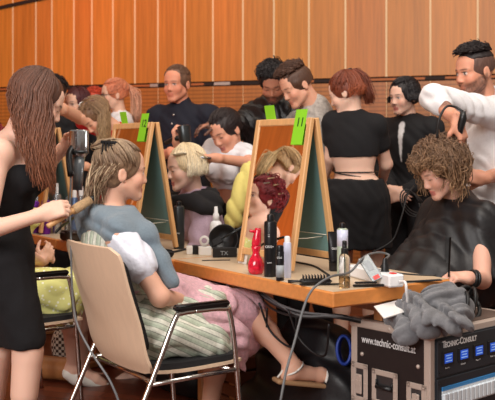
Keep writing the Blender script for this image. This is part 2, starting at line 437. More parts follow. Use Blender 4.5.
def body_ops(F, J, H, skin=SKIN, male=False, wd=1.0, bust=0.0, legs=True, feet=True, **hk):
    torso_ops(F, J, 0, skin, bust=bust, wd=wd)
    ac, fw, up = frame_of(J); chest = J['pv']+up*np.linalg.norm(J['nk']-J['pv'])*.8
    nr = .058 if male else .047
    F.cone(J['nk']-up*.03, H.w(0, -.022, -.055), nr+.006, nr, .025, skin)
    head_ops(F, H, skin, male=male, **hk)
    A = ARM_M if male else ARM_F; Lg = LEG_M if male else LEG_F
    for q in 'lr':
        limb(F, J['s'+q], J['e'+q], J['w'+q], A, 0, skin)
        F.ball(J['s'+q], A[0]+.004, .03, skin)
        hd = J.get('hand'+q)
        if hd is not None: hand_ops(F, J['w'+q], hd[0], hd[1], q, hd[2] if len(hd) > 2 else (.4, .45, .5, .55), (1.0 if male else .9), skin, thumb=(hd[3] if len(hd) > 3 else .3))
        if legs:
            limb(F, J['h'+q], J['k'+q], J['a'+q], Lg, 0, skin, k=.025)
            if feet:
                t = J['t'+q]; a = J['a'+q]; d = nrm(t-a)
                F.cone(a-d*.02-V3(0, 0, .02), a-d*.035-V3(0, 0, .045), .034, .028, .02, skin)
                F.cone(a-V3(0, 0, .02), t, .036, .022, .025, skin); F.cone(t-d*.04, t+d*.02, .03, .016, .02, skin)
def stand(x, y, f, h=1.70, lean=0.0, male=False, sw=None, **ov):
    """standing template; f = 2-D facing, lean = forward bend"""
    s = h/1.75; fw = nrm(V3(f[0], f[1], 0)); rt = np.cross(fw, Z); sw = sw or (.185 if male else .155)
    up = nrm(Z+fw*lean); o = V3(x, y, 0)
    pv = o+Z*.95*s
    g = lambda a, b, c: pv+rt*a*s+up*(c-.95)*s+fw*b*s
    J = dict(pv=pv, nk=g(0, -.01, 1.46), hd=g(0, .035, 1.625), sl=g(-sw, 0, 1.415), sr=g(sw, 0, 1.415))
    for q, sg in (('l', -1), ('r', 1)):
        J['e'+q] = g(sg*(sw+.055), -.02, 1.13); J['w'+q] = J['e'+q]+(-Z*.24+fw*.07-rt*sg*.02)*s
        J['hand'+q] = (-Z+fw*.2, -rt*sg, (.35, .4, .45, .5))
        J['h'+q] = pv+rt*sg*.09*s-Z*.03; J['k'+q] = o+rt*sg*.10*s+Z*.50*s+fw*.02; J['a'+q] = o+rt*sg*.10*s+Z*.09-fw*.02; J['t'+q] = J['a'+q]+fw*.15-Z*.055
    J['pa'] = rt; J['pu'] = Z
    J.update(ov); return J
# ---- hair
HR_K, HN = .46, 3.6
def hair_pt(H, dv, off=0.0, rx=.079, ry=.097, rz=.088):
    dv = nrm(dv); return H.w(dv[0]*(rx+off), -.014+dv[1]*(ry+off), .032+dv[2]*(rz+off))
def lock_mesh(paths, r0, cols, n=5, taper=(.75, 1.0, .9, .3), flat=.6):
    vs = []; fs = []; cs = []; N = 0
    for p, c in zip(paths, cols):
        m = len(p); mb = MB(); t = np.linspace(0, 1, m); rr = np.interp(t, np.linspace(0, 1, len(taper)), taper)*r0*HR_K*rnd.uniform(.7, 1.25)
        mb.tube(p, rr, n, True, None, flat); v = mb.v[0]
        cc = np.tile(np.array(c), (len(v), 1)) if np.ndim(c) == 1 else np.repeat(np.array(c), n, 0)
        vs.append(v); fs += [tuple(i+N for i in q) for q in mb.f]; cs.append(cc); N += len(v)
    return (np.vstack(vs), fs, np.vstack(cs))
def jig(c, a=.22):
    k = 1+rnd.uniform(-a, a); return np.clip(np.array(c)*k, 0, 1)
def hair_cap(H, col, off=.006, h=.006, front=.062, side=.045, low=-.045, bump=.002, back=1.0):
    F = Field(h); s = H.s
    F.ell(H.w(0, -.014, .034), (V3(.077, .095, .086)+off)*s, H.R, .01, col)
    F.ell(H.w(0, -.045, -.02), (V3(.066, .058, .062)+off*.5)*s*back, H.R, .02, col)
    F.ell(H.w(0, .108, -.028), V3(.083, .070, .028+front+.02)*s, H.R, .012, None, True)
    F.cut(H.w(0, 0, low), -H.R[2]-.25*H.R[1])
    if bump: F.wob(bump, H.R[0]*230+H.R[2]*60, 2.5, H.R[1]*40)
    return F.mesh(col)
def azi(a, pol):
    "direction: azimuth a (deg, 0=front, + = person's right), polar angle from crown"
    a, pol = math.radians(a), math.radians(pol); return V3(math.sin(a)*math.sin(pol), math.cos(a)*math.sin(pol), math.cos(pol))
def hair_down(H, col, n=140, length=.3, r=.009, az=(62, 298), part=0.0, wave=.008, spread=1.0, jit=.25, off=.006, pol1=98, tip=None, drift=None, freq=3.0, pull=0.0, lenf=None):
    paths = []; cols = []; n = int(n*HN)
    for i in range(n):
        a = rnd.uniform(*az); aa = a if a <= 180 else a-360
        base = rnd.uniform(0, 18); sh = rnd.uniform(-.002, .010)+off; pts = []
        x0 = part
        for t in np.linspace(0, 1, 6):
            pl = base+(pol1-base)*t; dv = azi(aa, pl); 
            pts.append(hair_pt(H, nrm(dv+V3(x0*(1-t), 0, 0)), sh))
        L = length*rnd.uniform(.82, 1.08)*(lenf(a) if lenf else 1); p = pts[-1]; out = nrm(p-H.c); out[2] = 0; ph = rnd.uniform(0, 6.28); m = max(5, int(L/.035))
        dr = np.asarray(drift) if drift is not None else V3(0, 0, 0)
        for j in range(1, m+1):
            t = j/m; wv = wave*math.sin(ph+t*freq*3.0)
            q = p-Z*L*t+out*(.018*spread*math.sin(min(t*2, 1)*1.57)-pull*t)+dr*t*t+V3(wv, wave*math.cos(ph+t*freq*2.2), 0)*min(1, t*3)
            pts.append(q)
        paths.append(pts); cc = jig(col, jit)
        if tip is not None: tt = np.linspace(0, 1, len(pts))[:, None]**1.5; cols.append(cc*(1-tt)+jig(tip, jit)*tt)
        else: cols.append(cc)
    return lock_mesh(paths, r, cols)
def hair_to(H, col, tgt, n=110, r=.007, off=.006, az=(-180, 180), pol=(0, 80), tail=None, jit=.22, tipc=None, hairline=58):
    """hair drawn over the scalp to a tie (local dir tgt), then along tail points (world)"""
    tg = nrm(tgt); paths = []; cols = []; n = int(n*HN)
    for i in range(n):
        a = rnd.uniform(*az); mx = hairline if abs(a) < 55 else 98
        dv = azi(a, mx*math.sqrt(rnd.uniform(0.02, 1))); pts = []; sh = off+rnd.uniform(-.002, .005)
        for t in np.linspace(0, 1, 8): pts.append(hair_pt(H, dv*(1-t)+tg*t+1e-6, sh+.004*t))
        if tail is not None and rnd.random() < .7:
            o = V3(rnd.gauss(0, 1), rnd.gauss(0, 1), rnd.gauss(0, 1)); T_ = curve(tail, 4); m = len(T_)
            for j, q in enumerate(T_[1:]): pts.append(np.asarray(q)+o*.016*math.sin(min(1.0, (j+1)/m*2.2)*1.57))
        paths.append(pts); cc = jig(col, jit)
        if tipc is not None: tt = np.linspace(0, 1, len(pts))[:, None]; cols.append(cc*(1-tt)+jig(tipc, jit)*tt)
        else: cols.append(cc)
    return lock_mesh(paths, r, cols)
def hair_short(H, col, n=160, L=.035, sweep=(0.2, .6, .5), r=.006, off=.008, pmax=70, jit=.25, lift=.5, front=50):
    paths = []; cols = []; sw = nrm(sweep); n = int(n*HN*1.4)
    for i in range(n):
        a = rnd.uniform(-180, 180); mx = front if abs(a) < 50 else pmax
        dv = azi(a, mx*math.sqrt(rnd.uniform(0, 1))); p = hair_pt(H, dv, off-.004); nn = H.d(*dv)
        d = nrm(H.d(*sw)*(1.2-lift)+nn*lift+V3(rnd.gauss(0, .2), rnd.gauss(0, .2), rnd.gauss(0, .2)))
        l = L*rnd.uniform(.7, 1.2); pts = [p, p+(d*.6+nn*.25)*l*.5, p+d*l*.85-nn*l*.08, p+d*l*1.05-nn*l*.3]
        paths.append(pts); cols.append(jig(col, jit))
    return lock_mesh(paths, r, cols, taper=(.9, 1, .8, .3))
def hair_curly(H, col, tip, n=170, length=.15, r=.0055, az=(38, 322), rad=.016, out=.03, jit=.35, pb=75, pm=112):
    paths = []; cols = []; n = int(n*HN)
    for i in range(n):
        a = rnd.uniform(*az); aa = a if a <= 180 else a-360; base = rnd.uniform(0, pb); pl1 = base+rnd.uniform(15, 50)
        sh = rnd.uniform(.006, .03+out*.4); L = length*rnd.uniform(.5, 1.15); pts = []; ph = rnd.uniform(0, 6.28); m = 18; R_ = rad*rnd.uniform(.6, 1.3)
        turns = rnd.uniform(1.0, 3.4); w1, w2 = V3(rnd.gauss(0, 1), rnd.gauss(0, 1), rnd.gauss(0, 1)), V3(rnd.gauss(0, 1), rnd.gauss(0, 1), rnd.gauss(0, 1)); w1, w2 = nrm(w1), nrm(w2); R_ *= rnd.choice((.5, 1, 1.4))
        for j in range(m):
            t = j/(m-1); pl = base+(pl1-base)*min(1, t*2); b = hair_pt(H, azi(aa, min(pl, pm)), sh*min(1, t*4+.2)+out*math.sin(t*3.14)*.6)
            if t > .4: b = b-Z*L*(t-.4)*1.2
            aw = ph+t*6.28*turns; rr = R_*min(1, t*5)
            pts.append(b+rr*(math.cos(aw)*w1+math.sin(aw)*w2))
        c0 = jig(col, jit); c1 = jig(tip, jit); tt = np.linspace(0, 1, m)[:, None]; paths.append(pts); cols.append(c0*(1-tt)+c1*tt)
    return lock_mesh(paths, r, cols, taper=(.8, 1, 1, .5), flat=.8)
def mats_people():
    mat('skin', attr=True, rough=.58, sss=.12, bump=.05, bscale=300)
    mat('hair', attr=True, rough=.5, noise=.30, nscale=200, stretch=(1, 1, .15), bump=.3, bscale=260)
    mat('cloth_attr', attr=True, rough=.85, noise=.05, nscale=200, bump=.12, bscale=400)
    mat('black_cloth', S(15, 14, 18), rough=.9, noise=.2, nscale=60, bump=.2, bscale=300)
    mat('black_cape', S(20, 19, 22), rough=.5, noise=.12, nscale=8, bump=.1, bscale=60)
    mat('navy_cloth', S(18, 20, 36), rough=.85, noise=.15, nscale=60, bump=.2, bscale=300)
    mat('leather', S(24, 21, 22), rough=.4, noise=.2, nscale=30, bump=.35, bscale=80)
    mat('white_cloth', S(232, 230, 232), rough=.85, noise=.04, nscale=90, bump=.12, bscale=300)
    mat('grey_tee', S(168, 160, 152), rough=.9, noise=.3, nscale=55, bump=.1)
    mat('lilac_knit', S(184, 160, 178), rough=.95, noise=.08, nscale=150, bump=.3, bscale=260)
    mat('towel_grey', S(118, 134, 146), rough=.98, noise=.10, nscale=120, bump=.5, bscale=420, sheen=.3)
    mat('towel_black', S(26, 24, 27), rough=.98, noise=.15, nscale=120, bump=.5, bscale=420)
    mat('red_cloth', S(196, 30, 36), rough=.85, bump=.1)
mats_people()
SK, HR = MATS['skin'], MATS['hair']
def make_person(name, label, J, H, h=.006, skin=SKIN, group=None, **kw):
    F = Field(h); body_ops(F, J, H, skin, **kw); g = F.mesh(skin)
    b = V3(J['pv'][0], J['pv'][1], 0)
    return make('person', g, SK, None, label, 'person', group, base=b)
def cloth(parent, name, mt, J, h=.007, inf=.012, parts='cwps', sleeves=0.0, sl_inf=None, legs=None, leg_inf=.014, cuts=(), folds=.0025, bust=0.0, wd=1.0, male=False, extra=None, label=None, skirt=None, fdir=None, col=(.5, .5, .5), crease=0.0):
    F = Field(h); torso_ops(F, J, inf, None, bust=bust, parts=parts, wd=wd) if parts else None
    A = ARM_M if male else ARM_F; Lg = LEG_M if male else LEG_F
    si = sl_inf if sl_inf is not None else inf
    if sleeves:
        for q in 'lr':
            sv = sleeves if np.isscalar(sleeves) else sleeves[0 if q == 'l' else 1]
            if sv: limb(F, J['s'+q], J['e'+q], J['w'+q], A, si, None, t1=sv, k=.025); F.ball(J['s'+q], A[0]+si, .03)
    if legs:
        for q in 'lr': limb(F, J['h'+q], J['k'+q], J['a'+q], Lg, leg_inf, None, t1=legs, k=.03)
    if skirt:
        for a, b, r1, r2, k in skirt: F.cone(a, b, r1, r2, k)
    if extra: extra(F)
    for p, n in cuts: F.cut(p, n)
    if folds:
        d = np.asarray(fdir) if fdir is not None else V3(70, 50, 12)
        F.wob(folds, d, 2.2, V3(9, 13, 17)); F.wob(folds*.5, V3(40, -60, 75), 2.0, V3(21, 9, 14))
    if crease: F.rid(crease, V3(26, 20, 9) if fdir is None else np.asarray(fdir)*.5, 2.4, V3(8, 11, 9))
    return make(name, F.mesh(col), mt, parent, label)
# ------------------------------------------------------------------ structure
def node_mat(name):
    m = bpy.data.materials.new(name); m.use_nodes = True; return m, m.node_tree, m.node_tree.nodes['Principled BSDF']
def wall_mat(name, base, slots):
    m, nt, b = node_mat(name); tc = nt.nodes.new('ShaderNodeTexCoord'); mp = nt.nodes.new('ShaderNodeMapping')
    mp.inputs['Scale'].default_value = (9, 9, .35); nt.links.new(tc.outputs['Object'], mp.inputs['Vector'])
    n = nt.nodes.new('ShaderNodeTexNoise'); n.inputs['Scale'].default_value = 3.2; n.inputs['Detail'].default_value = 7; n.inputs['Roughness'].default_value = .65
    nt.links.new(mp.outputs[0], n.inputs['Vector'])
    cr = nt.nodes.new('ShaderNodeValToRGB'); e = cr.color_ramp.elements
    e[0].position = .3; e[0].color = (*[x*.76 for x in base], 1); e[1].position = .7; e[1].color = (*[min(1, x*1.16) for x in base], 1)
    nt.links.new(n.outputs[0], cr.inputs[0]); out = cr.outputs[0]
    at = nt.nodes.new('ShaderNodeAttribute'); at.attribute_name = 'Col'
    mx = nt.nodes.new('ShaderNodeMix'); mx.data_type = 'RGBA'; mx.blend_type = 'MULTIPLY'; mx.inputs[0].default_value = 1
    nt.links.new(out, mx.inputs[6]); nt.links.new(at.outputs['Color'], mx.inputs[7]); out = mx.outputs[2]
    if slots:
        sx = nt.nodes.new('ShaderNodeSeparateXYZ'); nt.links.new(tc.outputs['Object'], sx.inputs[0])
        mu = nt.nodes.new('ShaderNodeMath'); mu.operation = 'MULTIPLY'; mu.inputs[1].default_value = 2*math.pi/.036; nt.links.new(sx.outputs[2], mu.inputs[0])
        si = nt.nodes.new('ShaderNodeMath'); si.operation = 'SINE'; nt.links.new(mu.outputs[0], si.inputs[0])
        r = nt.nodes.new('ShaderNodeMapRange'); r.inputs[1].default_value = .1; r.inputs[2].default_value = .8; r.inputs[3].default_value = 1; r.inputs[4].default_value = .66
        nt.links.new(si.outputs[0], r.inputs[0])
        m2 = nt.nodes.new('ShaderNodeMix'); m2.data_type = 'RGBA'; m2.blend_type = 'MULTIPLY'; m2.inputs[0].default_value = 1
        nt.links.new(out, m2.inputs[6]); nt.links.new(r.outputs[0], m2.inputs[7]); out = m2.outputs[2]
    nt.links.new(out, b.inputs['Base Color']); b.inputs['Roughness'].default_value = .42
    return m
WOOD = S(204, 128, 54)
M_wall = wall_mat('cherry_veneer', WOOD, False); M_slot = wall_mat('slotted_cherry_veneer', S(184, 112, 50), True)
mat('seam_pale', S(240, 205, 160), rough=.6); mat('slot_dark', S(40, 24, 20), rough=.8)
# wall runs through these two points; the seams are where the veneer sheets meet
WA = V3(1.945, 7.6, 0); WB = V3(-2.12, 9.03, 0); WD = nrm(WB-WA); WN = nrm(np.cross(Z, WD)); WN = WN if WN[1] < 0 else -WN
def wall_s(px):   # distance along the wall from WA where the sight line of a column meets it
    k = (px-CX)/F_PX; return (k*WA[1]-WA[0])/(WD[0]-k*WD[1])
SEAMS = [wall_s(x) for x in (477.8, 430.4, 386.4, 345.5, 309, 274, 243, 213, 185, 158, 135, 113, 92, 74, 52, 36)]
left = SEAMS[-1]; k = 0
SEAMS = [SEAMS[0]-.42*i for i in range(6, 0, -1)]+SEAMS+[left+.27*i for i in range(1, 9)]
ZS, TOPZ = 1.86, 5.4
mb, ms, sm_ = MB(), MB(), MB()
wr_ = random.Random(3)
for a, b in zip(SEAMS[:-1], SEAMS[1:]):
    t = wr_.uniform(.88, 1.10); c = (t, t*wr_.uniform(.93, 1.04), t*wr_.uniform(.88, 1.05)); m_ = (a+b)/2; w_ = b-a-.004
    mb.box(WA+WD*m_+Z*(ZS+.03+TOPZ)/2-WN*.02, (w_, .04, TOPZ-ZS-.03), (WD, WN, Z), .002, c)
    ms.box(WA+WD*m_+Z*(ZS-.015)/2-WN*.02, (w_, .04, ZS-.015), (WD, WN, Z), .002, c)
    sm_.box(WA+WD*b+Z*(ZS+.03+TOPZ)/2-WN*.012, (.016, .03, TOPZ-ZS-.03), (WD, WN, Z))
    sm_.box(WA+WD*b+Z*(ZS-.015)/2-WN*.017, (.010, .03, ZS-.015), (WD, WN, Z))
wall = thing('wall_back', (0, 8.3, 0), None, None); tag(wall, kind='structure')
make('veneer_panel', mb.geo(True), M_wall, wall, smooth=False); make('slotted_panel', ms.geo(True), M_slot, wall, smooth=False)
make('seam', sm_.geo(), MATS['seam_pale'], wall, smooth=False)
rb = MB(); rb.box(WA+WD*2.5+Z*(ZS+.008)-WN*.03, (11, .03, .05), (WD, WN, Z)); make('shadow_gap', rb.geo(), MATS['slot_dark'], wall, smooth=False)
# bright and dark inserts sitting in the gap
lb, db_ = MB(), MB()
for x0, x1, brt in ((67, 90, 0), (90, 112, 0), (158, 170, 0), (204, 214, 0), (214, 230, 1), (230, 262, 0), (314, 330, 0), (425, 445, 0), (150, 158, 1), (286, 300, 1)):
    a, b = wall_s(x0), wall_s(x1); (lb if brt else db_).box(WA+WD*(a+b)/2+Z*(ZS+.008)-WN*.008, (abs(b-a), .02, .028), (WD, WN, Z))
mat('metal_pale', S(200, 190, 185), rough=.35, metal=.6)
make('gap_insert', lb.geo(), MATS['metal_pale'], wall, smooth=False); 
ob_ = MB(); ob_.box(WA+WD*2.5+Z*(ZS+.008)-WN*.016, (11, .022, .020), (WD, WN, Z)); 
make('gap_bead', ob_.geo(), mat('bead_wood', S(178, 100, 48), rough=.6), wall, smooth=False)
make('gap_bracket', db_.geo(), MATS['slot_dark'], wall, smooth=False)
# slanting slot high on the left
a = WA+WD*wall_s(-4)+Z*(EYE+(HZ-9)/F_PX*9.2); b = WA+WD*wall_s(38)+Z*(EYE+(HZ-0)/F_PX*9.05); tr = MB()
tr.box((a+b)/2+WN*.005, (np.linalg.norm(b-a)+.8, .02, .035), (nrm(b-a), WN, np.cross(nrm(b-a), WN)))
t_ = make('trim_1', tr.geo(), MATS['slot_dark'], None, kind='structure', base=(a+b)/2, smooth=False)
# left wall (seen in the mirrors)
lw, ls = MB(), MB()
for i in range(24):
    t = wr_.uniform(.86, 1.1); c = (t, t, t*wr_.uniform(.9, 1.05)); y = -1.5+i*.45
    lw.box((-5.4, y, 2.7), (.04, .446, 5.4), None, .002, c); ls.box((-5.385, y+.225, 2.7), (.03, .014, 5.4))
wl = thing('wall_left', (-5.4, 4, 0), None, None); tag(wl, kind='structure')
make('veneer_panel', lw.geo(True), M_wall, wl, smooth=False); make('seam', ls.geo(), MATS['seam_pale'], wl, smooth=False)
# floor: dark red parquet
m, nt, b = node_mat('dark_parquet'); tc = nt.nodes.new('ShaderNodeTexCoord'); mp = nt.nodes.new('ShaderNodeMapping'); mp.inputs['Rotation'].default_value = (0, 0, .35)
nt.links.new(tc.outputs['Object'], mp.inputs[0]); br = nt.nodes.new('ShaderNodeTexBrick'); br.inputs['Scale'].default_value = 1.0
br.inputs['Brick Width'].default_value = .9; br.inputs['Row Height'].default_value = .09; br.inputs['Mortar Size'].default_value = .003
br.inputs['Color1'].default_value = (*S(112, 54, 34), 1); br.inputs['Color2'].default_value = (*S(84, 38, 26), 1); br.inputs['Mortar'].default_value = (*S(40, 20, 16), 1)
nt.links.new(mp.outputs[0], br.inputs['Vector']); nt.links.new(br.outputs[0], b.inputs['Base Color']); b.inputs['Roughness'].default_value = .33
fb = MB(); fb.box((-1.2, 4.2, -.05), (9.6, 12, .1)); make('floor', fb.geo(), m, None, kind='structure', base=(0, 4, 0), smooth=False)
# ------------------------------------------------------------------ tables
def beech(name, base, k=.86, horiz=True, rough=.4):
    m, nt, b = node_mat(name); tc = nt.nodes.new('ShaderNodeTexCoord'); mp = nt.nodes.new('ShaderNodeMapping')
    mp.inputs['Rotation'].default_value = (0, 0, -2.165) if horiz else (0, 0, 0); mp.inputs['Scale'].default_value = (2.2, 30, 30) if horiz else (30, 30, 2)
    nt.links.new(tc.outputs['Object'], mp.inputs[0]); n = nt.nodes.new('ShaderNodeTexNoise'); n.inputs['Scale'].default_value = 2.0; n.inputs['Detail'].default_value = 6
    nt.links.new(mp.outputs[0], n.inputs['Vector']); cr = nt.nodes.new('ShaderNodeValToRGB'); e = cr.color_ramp.elements
    e[0].position = .35; e[0].color = (*[x*k for x in base], 1); e[1].position = .7; e[1].color = (*base, 1)
    nt.links.new(n.outputs[0], cr.inputs[0]); nt.links.new(cr.outputs[0], b.inputs['Base Color']); b.inputs['Roughness'].default_value = rough; return m
M_top = beech('table_laminate', S(214, 190, 160), .92, rough=.35); M_edge = beech('beech_edge', S(222, 142, 72)); M_frame = beech('easel_beech', S(224, 172, 116), .85, False, .45)
M_leg = beech('oak_leg', S(170, 112, 66), .85, False)
mat('chrome', S(205, 200, 196), rough=.16, metal=1.0); mat('steel_grey', S(95, 95, 98), rough=.4, metal=.8); mat('black_plastic', S(20, 20, 22), rough=.38, bump=.05)
def table(org, L, Wd, label):
    """org = near-left corner at floor level, runs L along U and Wd along VV"""
    c = org+U*L/2+VV*Wd/2
    t = thing('table', c, label, 'table', None)
    A = (U, VV, Z)
    b = MB(); b.box(c+Z*(TH-.029), (L, Wd, .058), A, .006); make('edge_band', b.geo(), M_edge, t, smooth=False)
    b = MB(); b.box(c+Z*(TH+.0008), (L-.012, Wd-.012, .0016), A, .0006); make('tabletop', b.geo(), M_top, t, smooth=False)
    for sx in (-1, 1):
        b = MB(); b.box(c+U*sx*(L/2-.07)+Z*(TH-.058+.03)/2, (.045, .05, TH-.058-.03), A, .004); make('leg', b.geo(), M_leg, t, smooth=False)
        b = MB(); b.box(c+U*sx*(L/2-.07)+Z*.016, (.05, .44, .032), A, .006); make('foot', b.geo(), M_leg, t, smooth=False)
    b = MB(); b.box(c+Z*(TH-.085), (L-.2, .025, .05), A); make('apron_rail', b.geo(), M_leg, t, smooth=False)
    return t
table(T0, 1.16, .60, 'beech edged work table nearest the camera with the power strip on its end')
table(T0-VV*.085+U*1.17, 1.20, .60, 'beech edged table behind the nearest one, carrying the mirror numbered 12')
table(T0-VV*.085+U*2.38, 1.02, .60, 'farthest beech edged table at the left, crowded with purple and silver cans')
# ------------------------------------------------------------------ mirrors
mat('mirror_glass', (.92, .93, .93), rough=.01, metal=1.0); mat('teal_back', S(104, 140, 138), rough=.55, noise=.04, nscale=4)
mat('cord', S(205, 200, 185), rough=.7); mat('card_green', S(140, 216, 40), rough=.6); mat('ink', S(24, 44, 20), rough=.7); mat('paper', S(238, 236, 232), rough=.7)
def easel(s0, W, tf, tb, ta, topz, label):
    o = T(s0+W/2, ta, 0); e = thing('easel_mirror', T(s0+W/2, ta, TH+.0016), label, 'mirror')
    z0 = TH+.0125; pw = .030; geo = {}
    for side, tt in (('front', tf), ('back', tb)):
        ft = T(s0, tt, z0); ap = T(s0, ta+(-.012 if side == 'front' else .012), topz); up = nrm(ap-ft); L = np.linalg.norm(ap-ft); n = np.cross(U, up)
        n = n if np.dot(n, VV)*(1 if side == 'back' else -1) > 0 else -n
        ax = (U, n, up); c = ft+up*L/2
        fr = MB()
        fr.box(c+U*pw/2, (pw, .020, L), ax, .003); fr.box(c+U*(W-pw/2), (pw, .020, L), ax, .003)
        fr.box(ft+up*(L-pw/2)+U*W/2, (W-2*pw, .020, pw), ax, .003); fr.box(ft+up*(.05)+U*W/2, (W-2*pw, .020, pw), ax, .003)
        make('frame', fr.geo(), M_frame, e, smooth=False)
        g = MB(); cc = ft+up*(L+.035)/2+U*W/2; g.box(cc+n*.003, (W-2*pw+.006, .003, L-.095), ax); make('mirror_pane', g.geo(), MATS['mirror_glass'], e, smooth=False)
        g = MB(); g.box(cc-n*.003, (W-2*pw+.006, .006, L-.095), ax); make('backing_board', g.geo(), MATS['teal_back'], e, smooth=False)
        geo[side] = (ft, up, n, L)
    c = MB()
    for s_ in (.06, W-.06):
        a = geo['front'][0]+geo['front'][1]*.13+U*s_-geo['front'][2]*.008; b = geo['back'][0]+geo['back'][1]*.13+U*s_-geo['back'][2]*.008
        c.tube([a, lerp(a, b, .5)-Z*.004, b], .0022, 6)
    a = geo['back'][0]+geo['back'][1]*.14+U*.03-geo['back'][2]*.012; c.tube([a, a+U*(W-.06)], .0020, 6)
    make('spreader_cord', c.geo(), MATS['cord'], e)
    for s_ in (.07, W-.07):
        h = MB(); h.box(T(s0+s_, ta, topz-.006), (.05, .03, .004), (U, VV, Z)); h.tube([T(s0+s_-.025, ta, topz-.002), T(s0+s_+.025, ta, topz-.002)], .004, 8)
        make('hinge', h.geo(), MATS['steel_grey'], e)
    return geo
def card(p0, right, up, w_, h_, n, txt, label, tilt=0.0, sz=.035, txpos=(.02, .5)):
    "p0 = lower left"
    r, u = nrm(right), nrm(up); u = nrm(u+r*tilt); c = p0+r*w_/2+u*h_/2
    t = thing('number_card', c, label, 'sign', None) if txt else None
    b = MB(); b.box(c, (w_, h_, .0012), (r, u, np.cross(r, u)))
    if not txt: return make('number_card', b.geo(), MATS['card_green'], None, label, 'sign', base=c, smooth=False)
    make('sheet', b.geo(), MATS['card_green'], t, smooth=False)
    make('printed_number', text_geo(txt, p0+r*w_*txpos[0]+u*h_*txpos[1]+np.cross(r, u)*.0012, r, u, sz, .0004, 1.0, .0007), MATS['ink'], t, smooth=False)
    return t
g11 = easel(.465, .405, .17, .405, .288, 1.385, 'folding double mirror with beech frame numbered 11 on the nearest table')
g12 = easel(1.52, .445, -.025, .225, .10, 1.39, 'folding double mirror with beech frame numbered 12 behind the seated woman in the dirndl')
g13 = easel(2.66, .47, -.06, .17, .04, 1.385, 'folding double mirror standing farthest left, mostly hidden by the long-haired stylist')
# number cards hang over the right end of each near frame; the far-side twin sticks up at the left
def front_card(g, s_off, w_, h_, dz, txt, label, tilt, sz):
    ft, up, n, L = g; p = ft+up*(L+dz-h_)+U*s_off+n*.0125
    return card(p, -U, up, w_, h_, n, txt, label, tilt, sz, (.20, .52))
front_card(g11['front'], .115, .078, .152, .036, '11', 'green card reading 11 hanging on the nearest mirror', .06, .054)
front_card(g12['front'], .125, .078, .145, .045, '12', 'green card reading 12 on the mirror behind the seated woman', .06, .054)
for g, so, lab in ((g11, .385, 'plain green card behind the left top corner of the nearest mirror'), (g12, .43, 'plain green card behind the left top corner of the middle mirror')):
    ft, up, n, L = g['back']; card(ft+up*(L-.07)+U*so+n*.0125, -U, up, .075, .135, n, '', lab, -.05)
ft, up, n, L = g13['front']; card(ft+up*(L-.12)+U*.115+n*.0125, -U, up, .07, .15, n, '', 'green card on the leftmost mirror beside the long-haired stylist', .05)
# ------------------------------------------------------------------ the people
NEAR, MID, FAR = .0055, .0065, .008
ALL = {}
def pj(**k): return {a: (P(*b) if isinstance(b, tuple) and len(b) == 3 else b) for a, b in k.items()}
# 1 ---- long-haired stylist at the left
H = Head(P(37, 102, 3.50), (.86, .30, -.42), (.30, .1, 1), 1.0)
J = pj(pv=(2, 252, 3.56), nk=(12, 141, 3.55), sr=(-2, 153, 3.40), sl=(24, 152, 3.70), er=(-16, 232, 3.30), wr=(43, 214, 3.38), el=(40, 172, 3.86), wl=(66, 146, 3.80),
       hl=(2, 262, 3.64), hr=(6, 262, 3.48), kl=(-3, 352, 3.62), kr=(28, 350, 3.50), al=(-14, 446, 3.72), ar=(20, 446, 3.48), tl=(14, 462, 3.78), tr=(50, 462, 3.52))
J['pa'] = nrm(V3(.15, -1, 0)); J['pu'] = Z
J['handr'] = (nrm(V3(.9, .15, .28)), V3(-.1, .75, -.4), (.9, 1.0, 1.05, 1.1), .6); J['handl'] = (nrm(V3(.7, -.2, .45)), V3(.5, -.6, .2), (1.1, 1.2, 1.2, 1.2), .8)
p = make_person('stylist', 'woman with very long brown hair in a sleeveless black dress, far left', J, H, NEAR, S(234, 190, 168), bust=.012, brow=S(70, 44, 36), closed=True)
def e1(F):
    F.cone(J['hl'], lerp(J['hl'], J['kl'], .92), .098, .078, .05); F.cone(J['hr'], lerp(J['hr'], J['kr'], .86), .10, .080, .05)
    F.cone(lerp(J['hl'], J['hr'], .5), lerp(lerp(J['hl'], J['hr'], .5), lerp(J['kl'], J['kr'], .5), .85), .10, .075, .05)
up_ = nrm(J['nk']-J['pv']); top_ = J['pv']+up_*.335
cloth(p, 'dress', MATS['black_cloth'], J, .006, .010, parts='cwp', cuts=((top_, up_+V3(-.25, .05, 0)), (P(20, 347, 3.5), V3(.02, 0, -1))), folds=.0012, bust=.014, extra=e1)
c1 = S(82, 52, 40)
g1 = hair_cap(H, c1, .008, .006, low=-.10)
g2 = hair_down(H, c1, n=300, length=.35, r=.0060, az=(64, 300), wave=.012, spread=.7, off=.008, tip=S(140, 88, 62), drift=V3(.02, -.02, 0), pol1=90, jit=.22, pull=.02, lenf=lambda a: 1.0 if a < 110 else max(.42, 1-(a-110)/130))
make('hair', merge(g1, g2), HR, p)
# 2 ---- seated woman in the dirndl (customer at mirror 12)
H = Head(P(121, 172, 3.60), (.93, .34, -.06), (.02, 0, 1), 1.0)
J = pj(pv=(134, 326, 3.56), nk=(110, 212, 3.61), sr=(122, 238, 3.44), sl=(96, 228, 3.78), er=(160, 297, 3.40), wr=(184, 300, 3.62), el=(128, 290, 3.95), wl=(175, 297, 3.93),
       hl=(131, 332, 3.67), hr=(143, 336, 3.46), kr=(246, 308, 3.88), ar=(294, 366, 3.66), tr=(330, 377, 3.72), kl=(222, 320, 4.02), al=(206, 436, 3.92), tl=(236, 452, 4.02))
J['mid'] = P(115, 285, 3.55); J['chest'] = P(112, 248, 3.59)
J['pa'] = nrm(V3(.55, -.83, 0)); J['pu'] = Z; J2 = J
J['handr'] = (nrm(V3(.75, .7, -.05)), V3(0, 0.1, -1), (.45, .5, .55, .6), .3); J['handl'] = (nrm(V3(.9, -.1, -.1)), V3(0, -.1, -1), (.4, .5, .5, .6), .3)
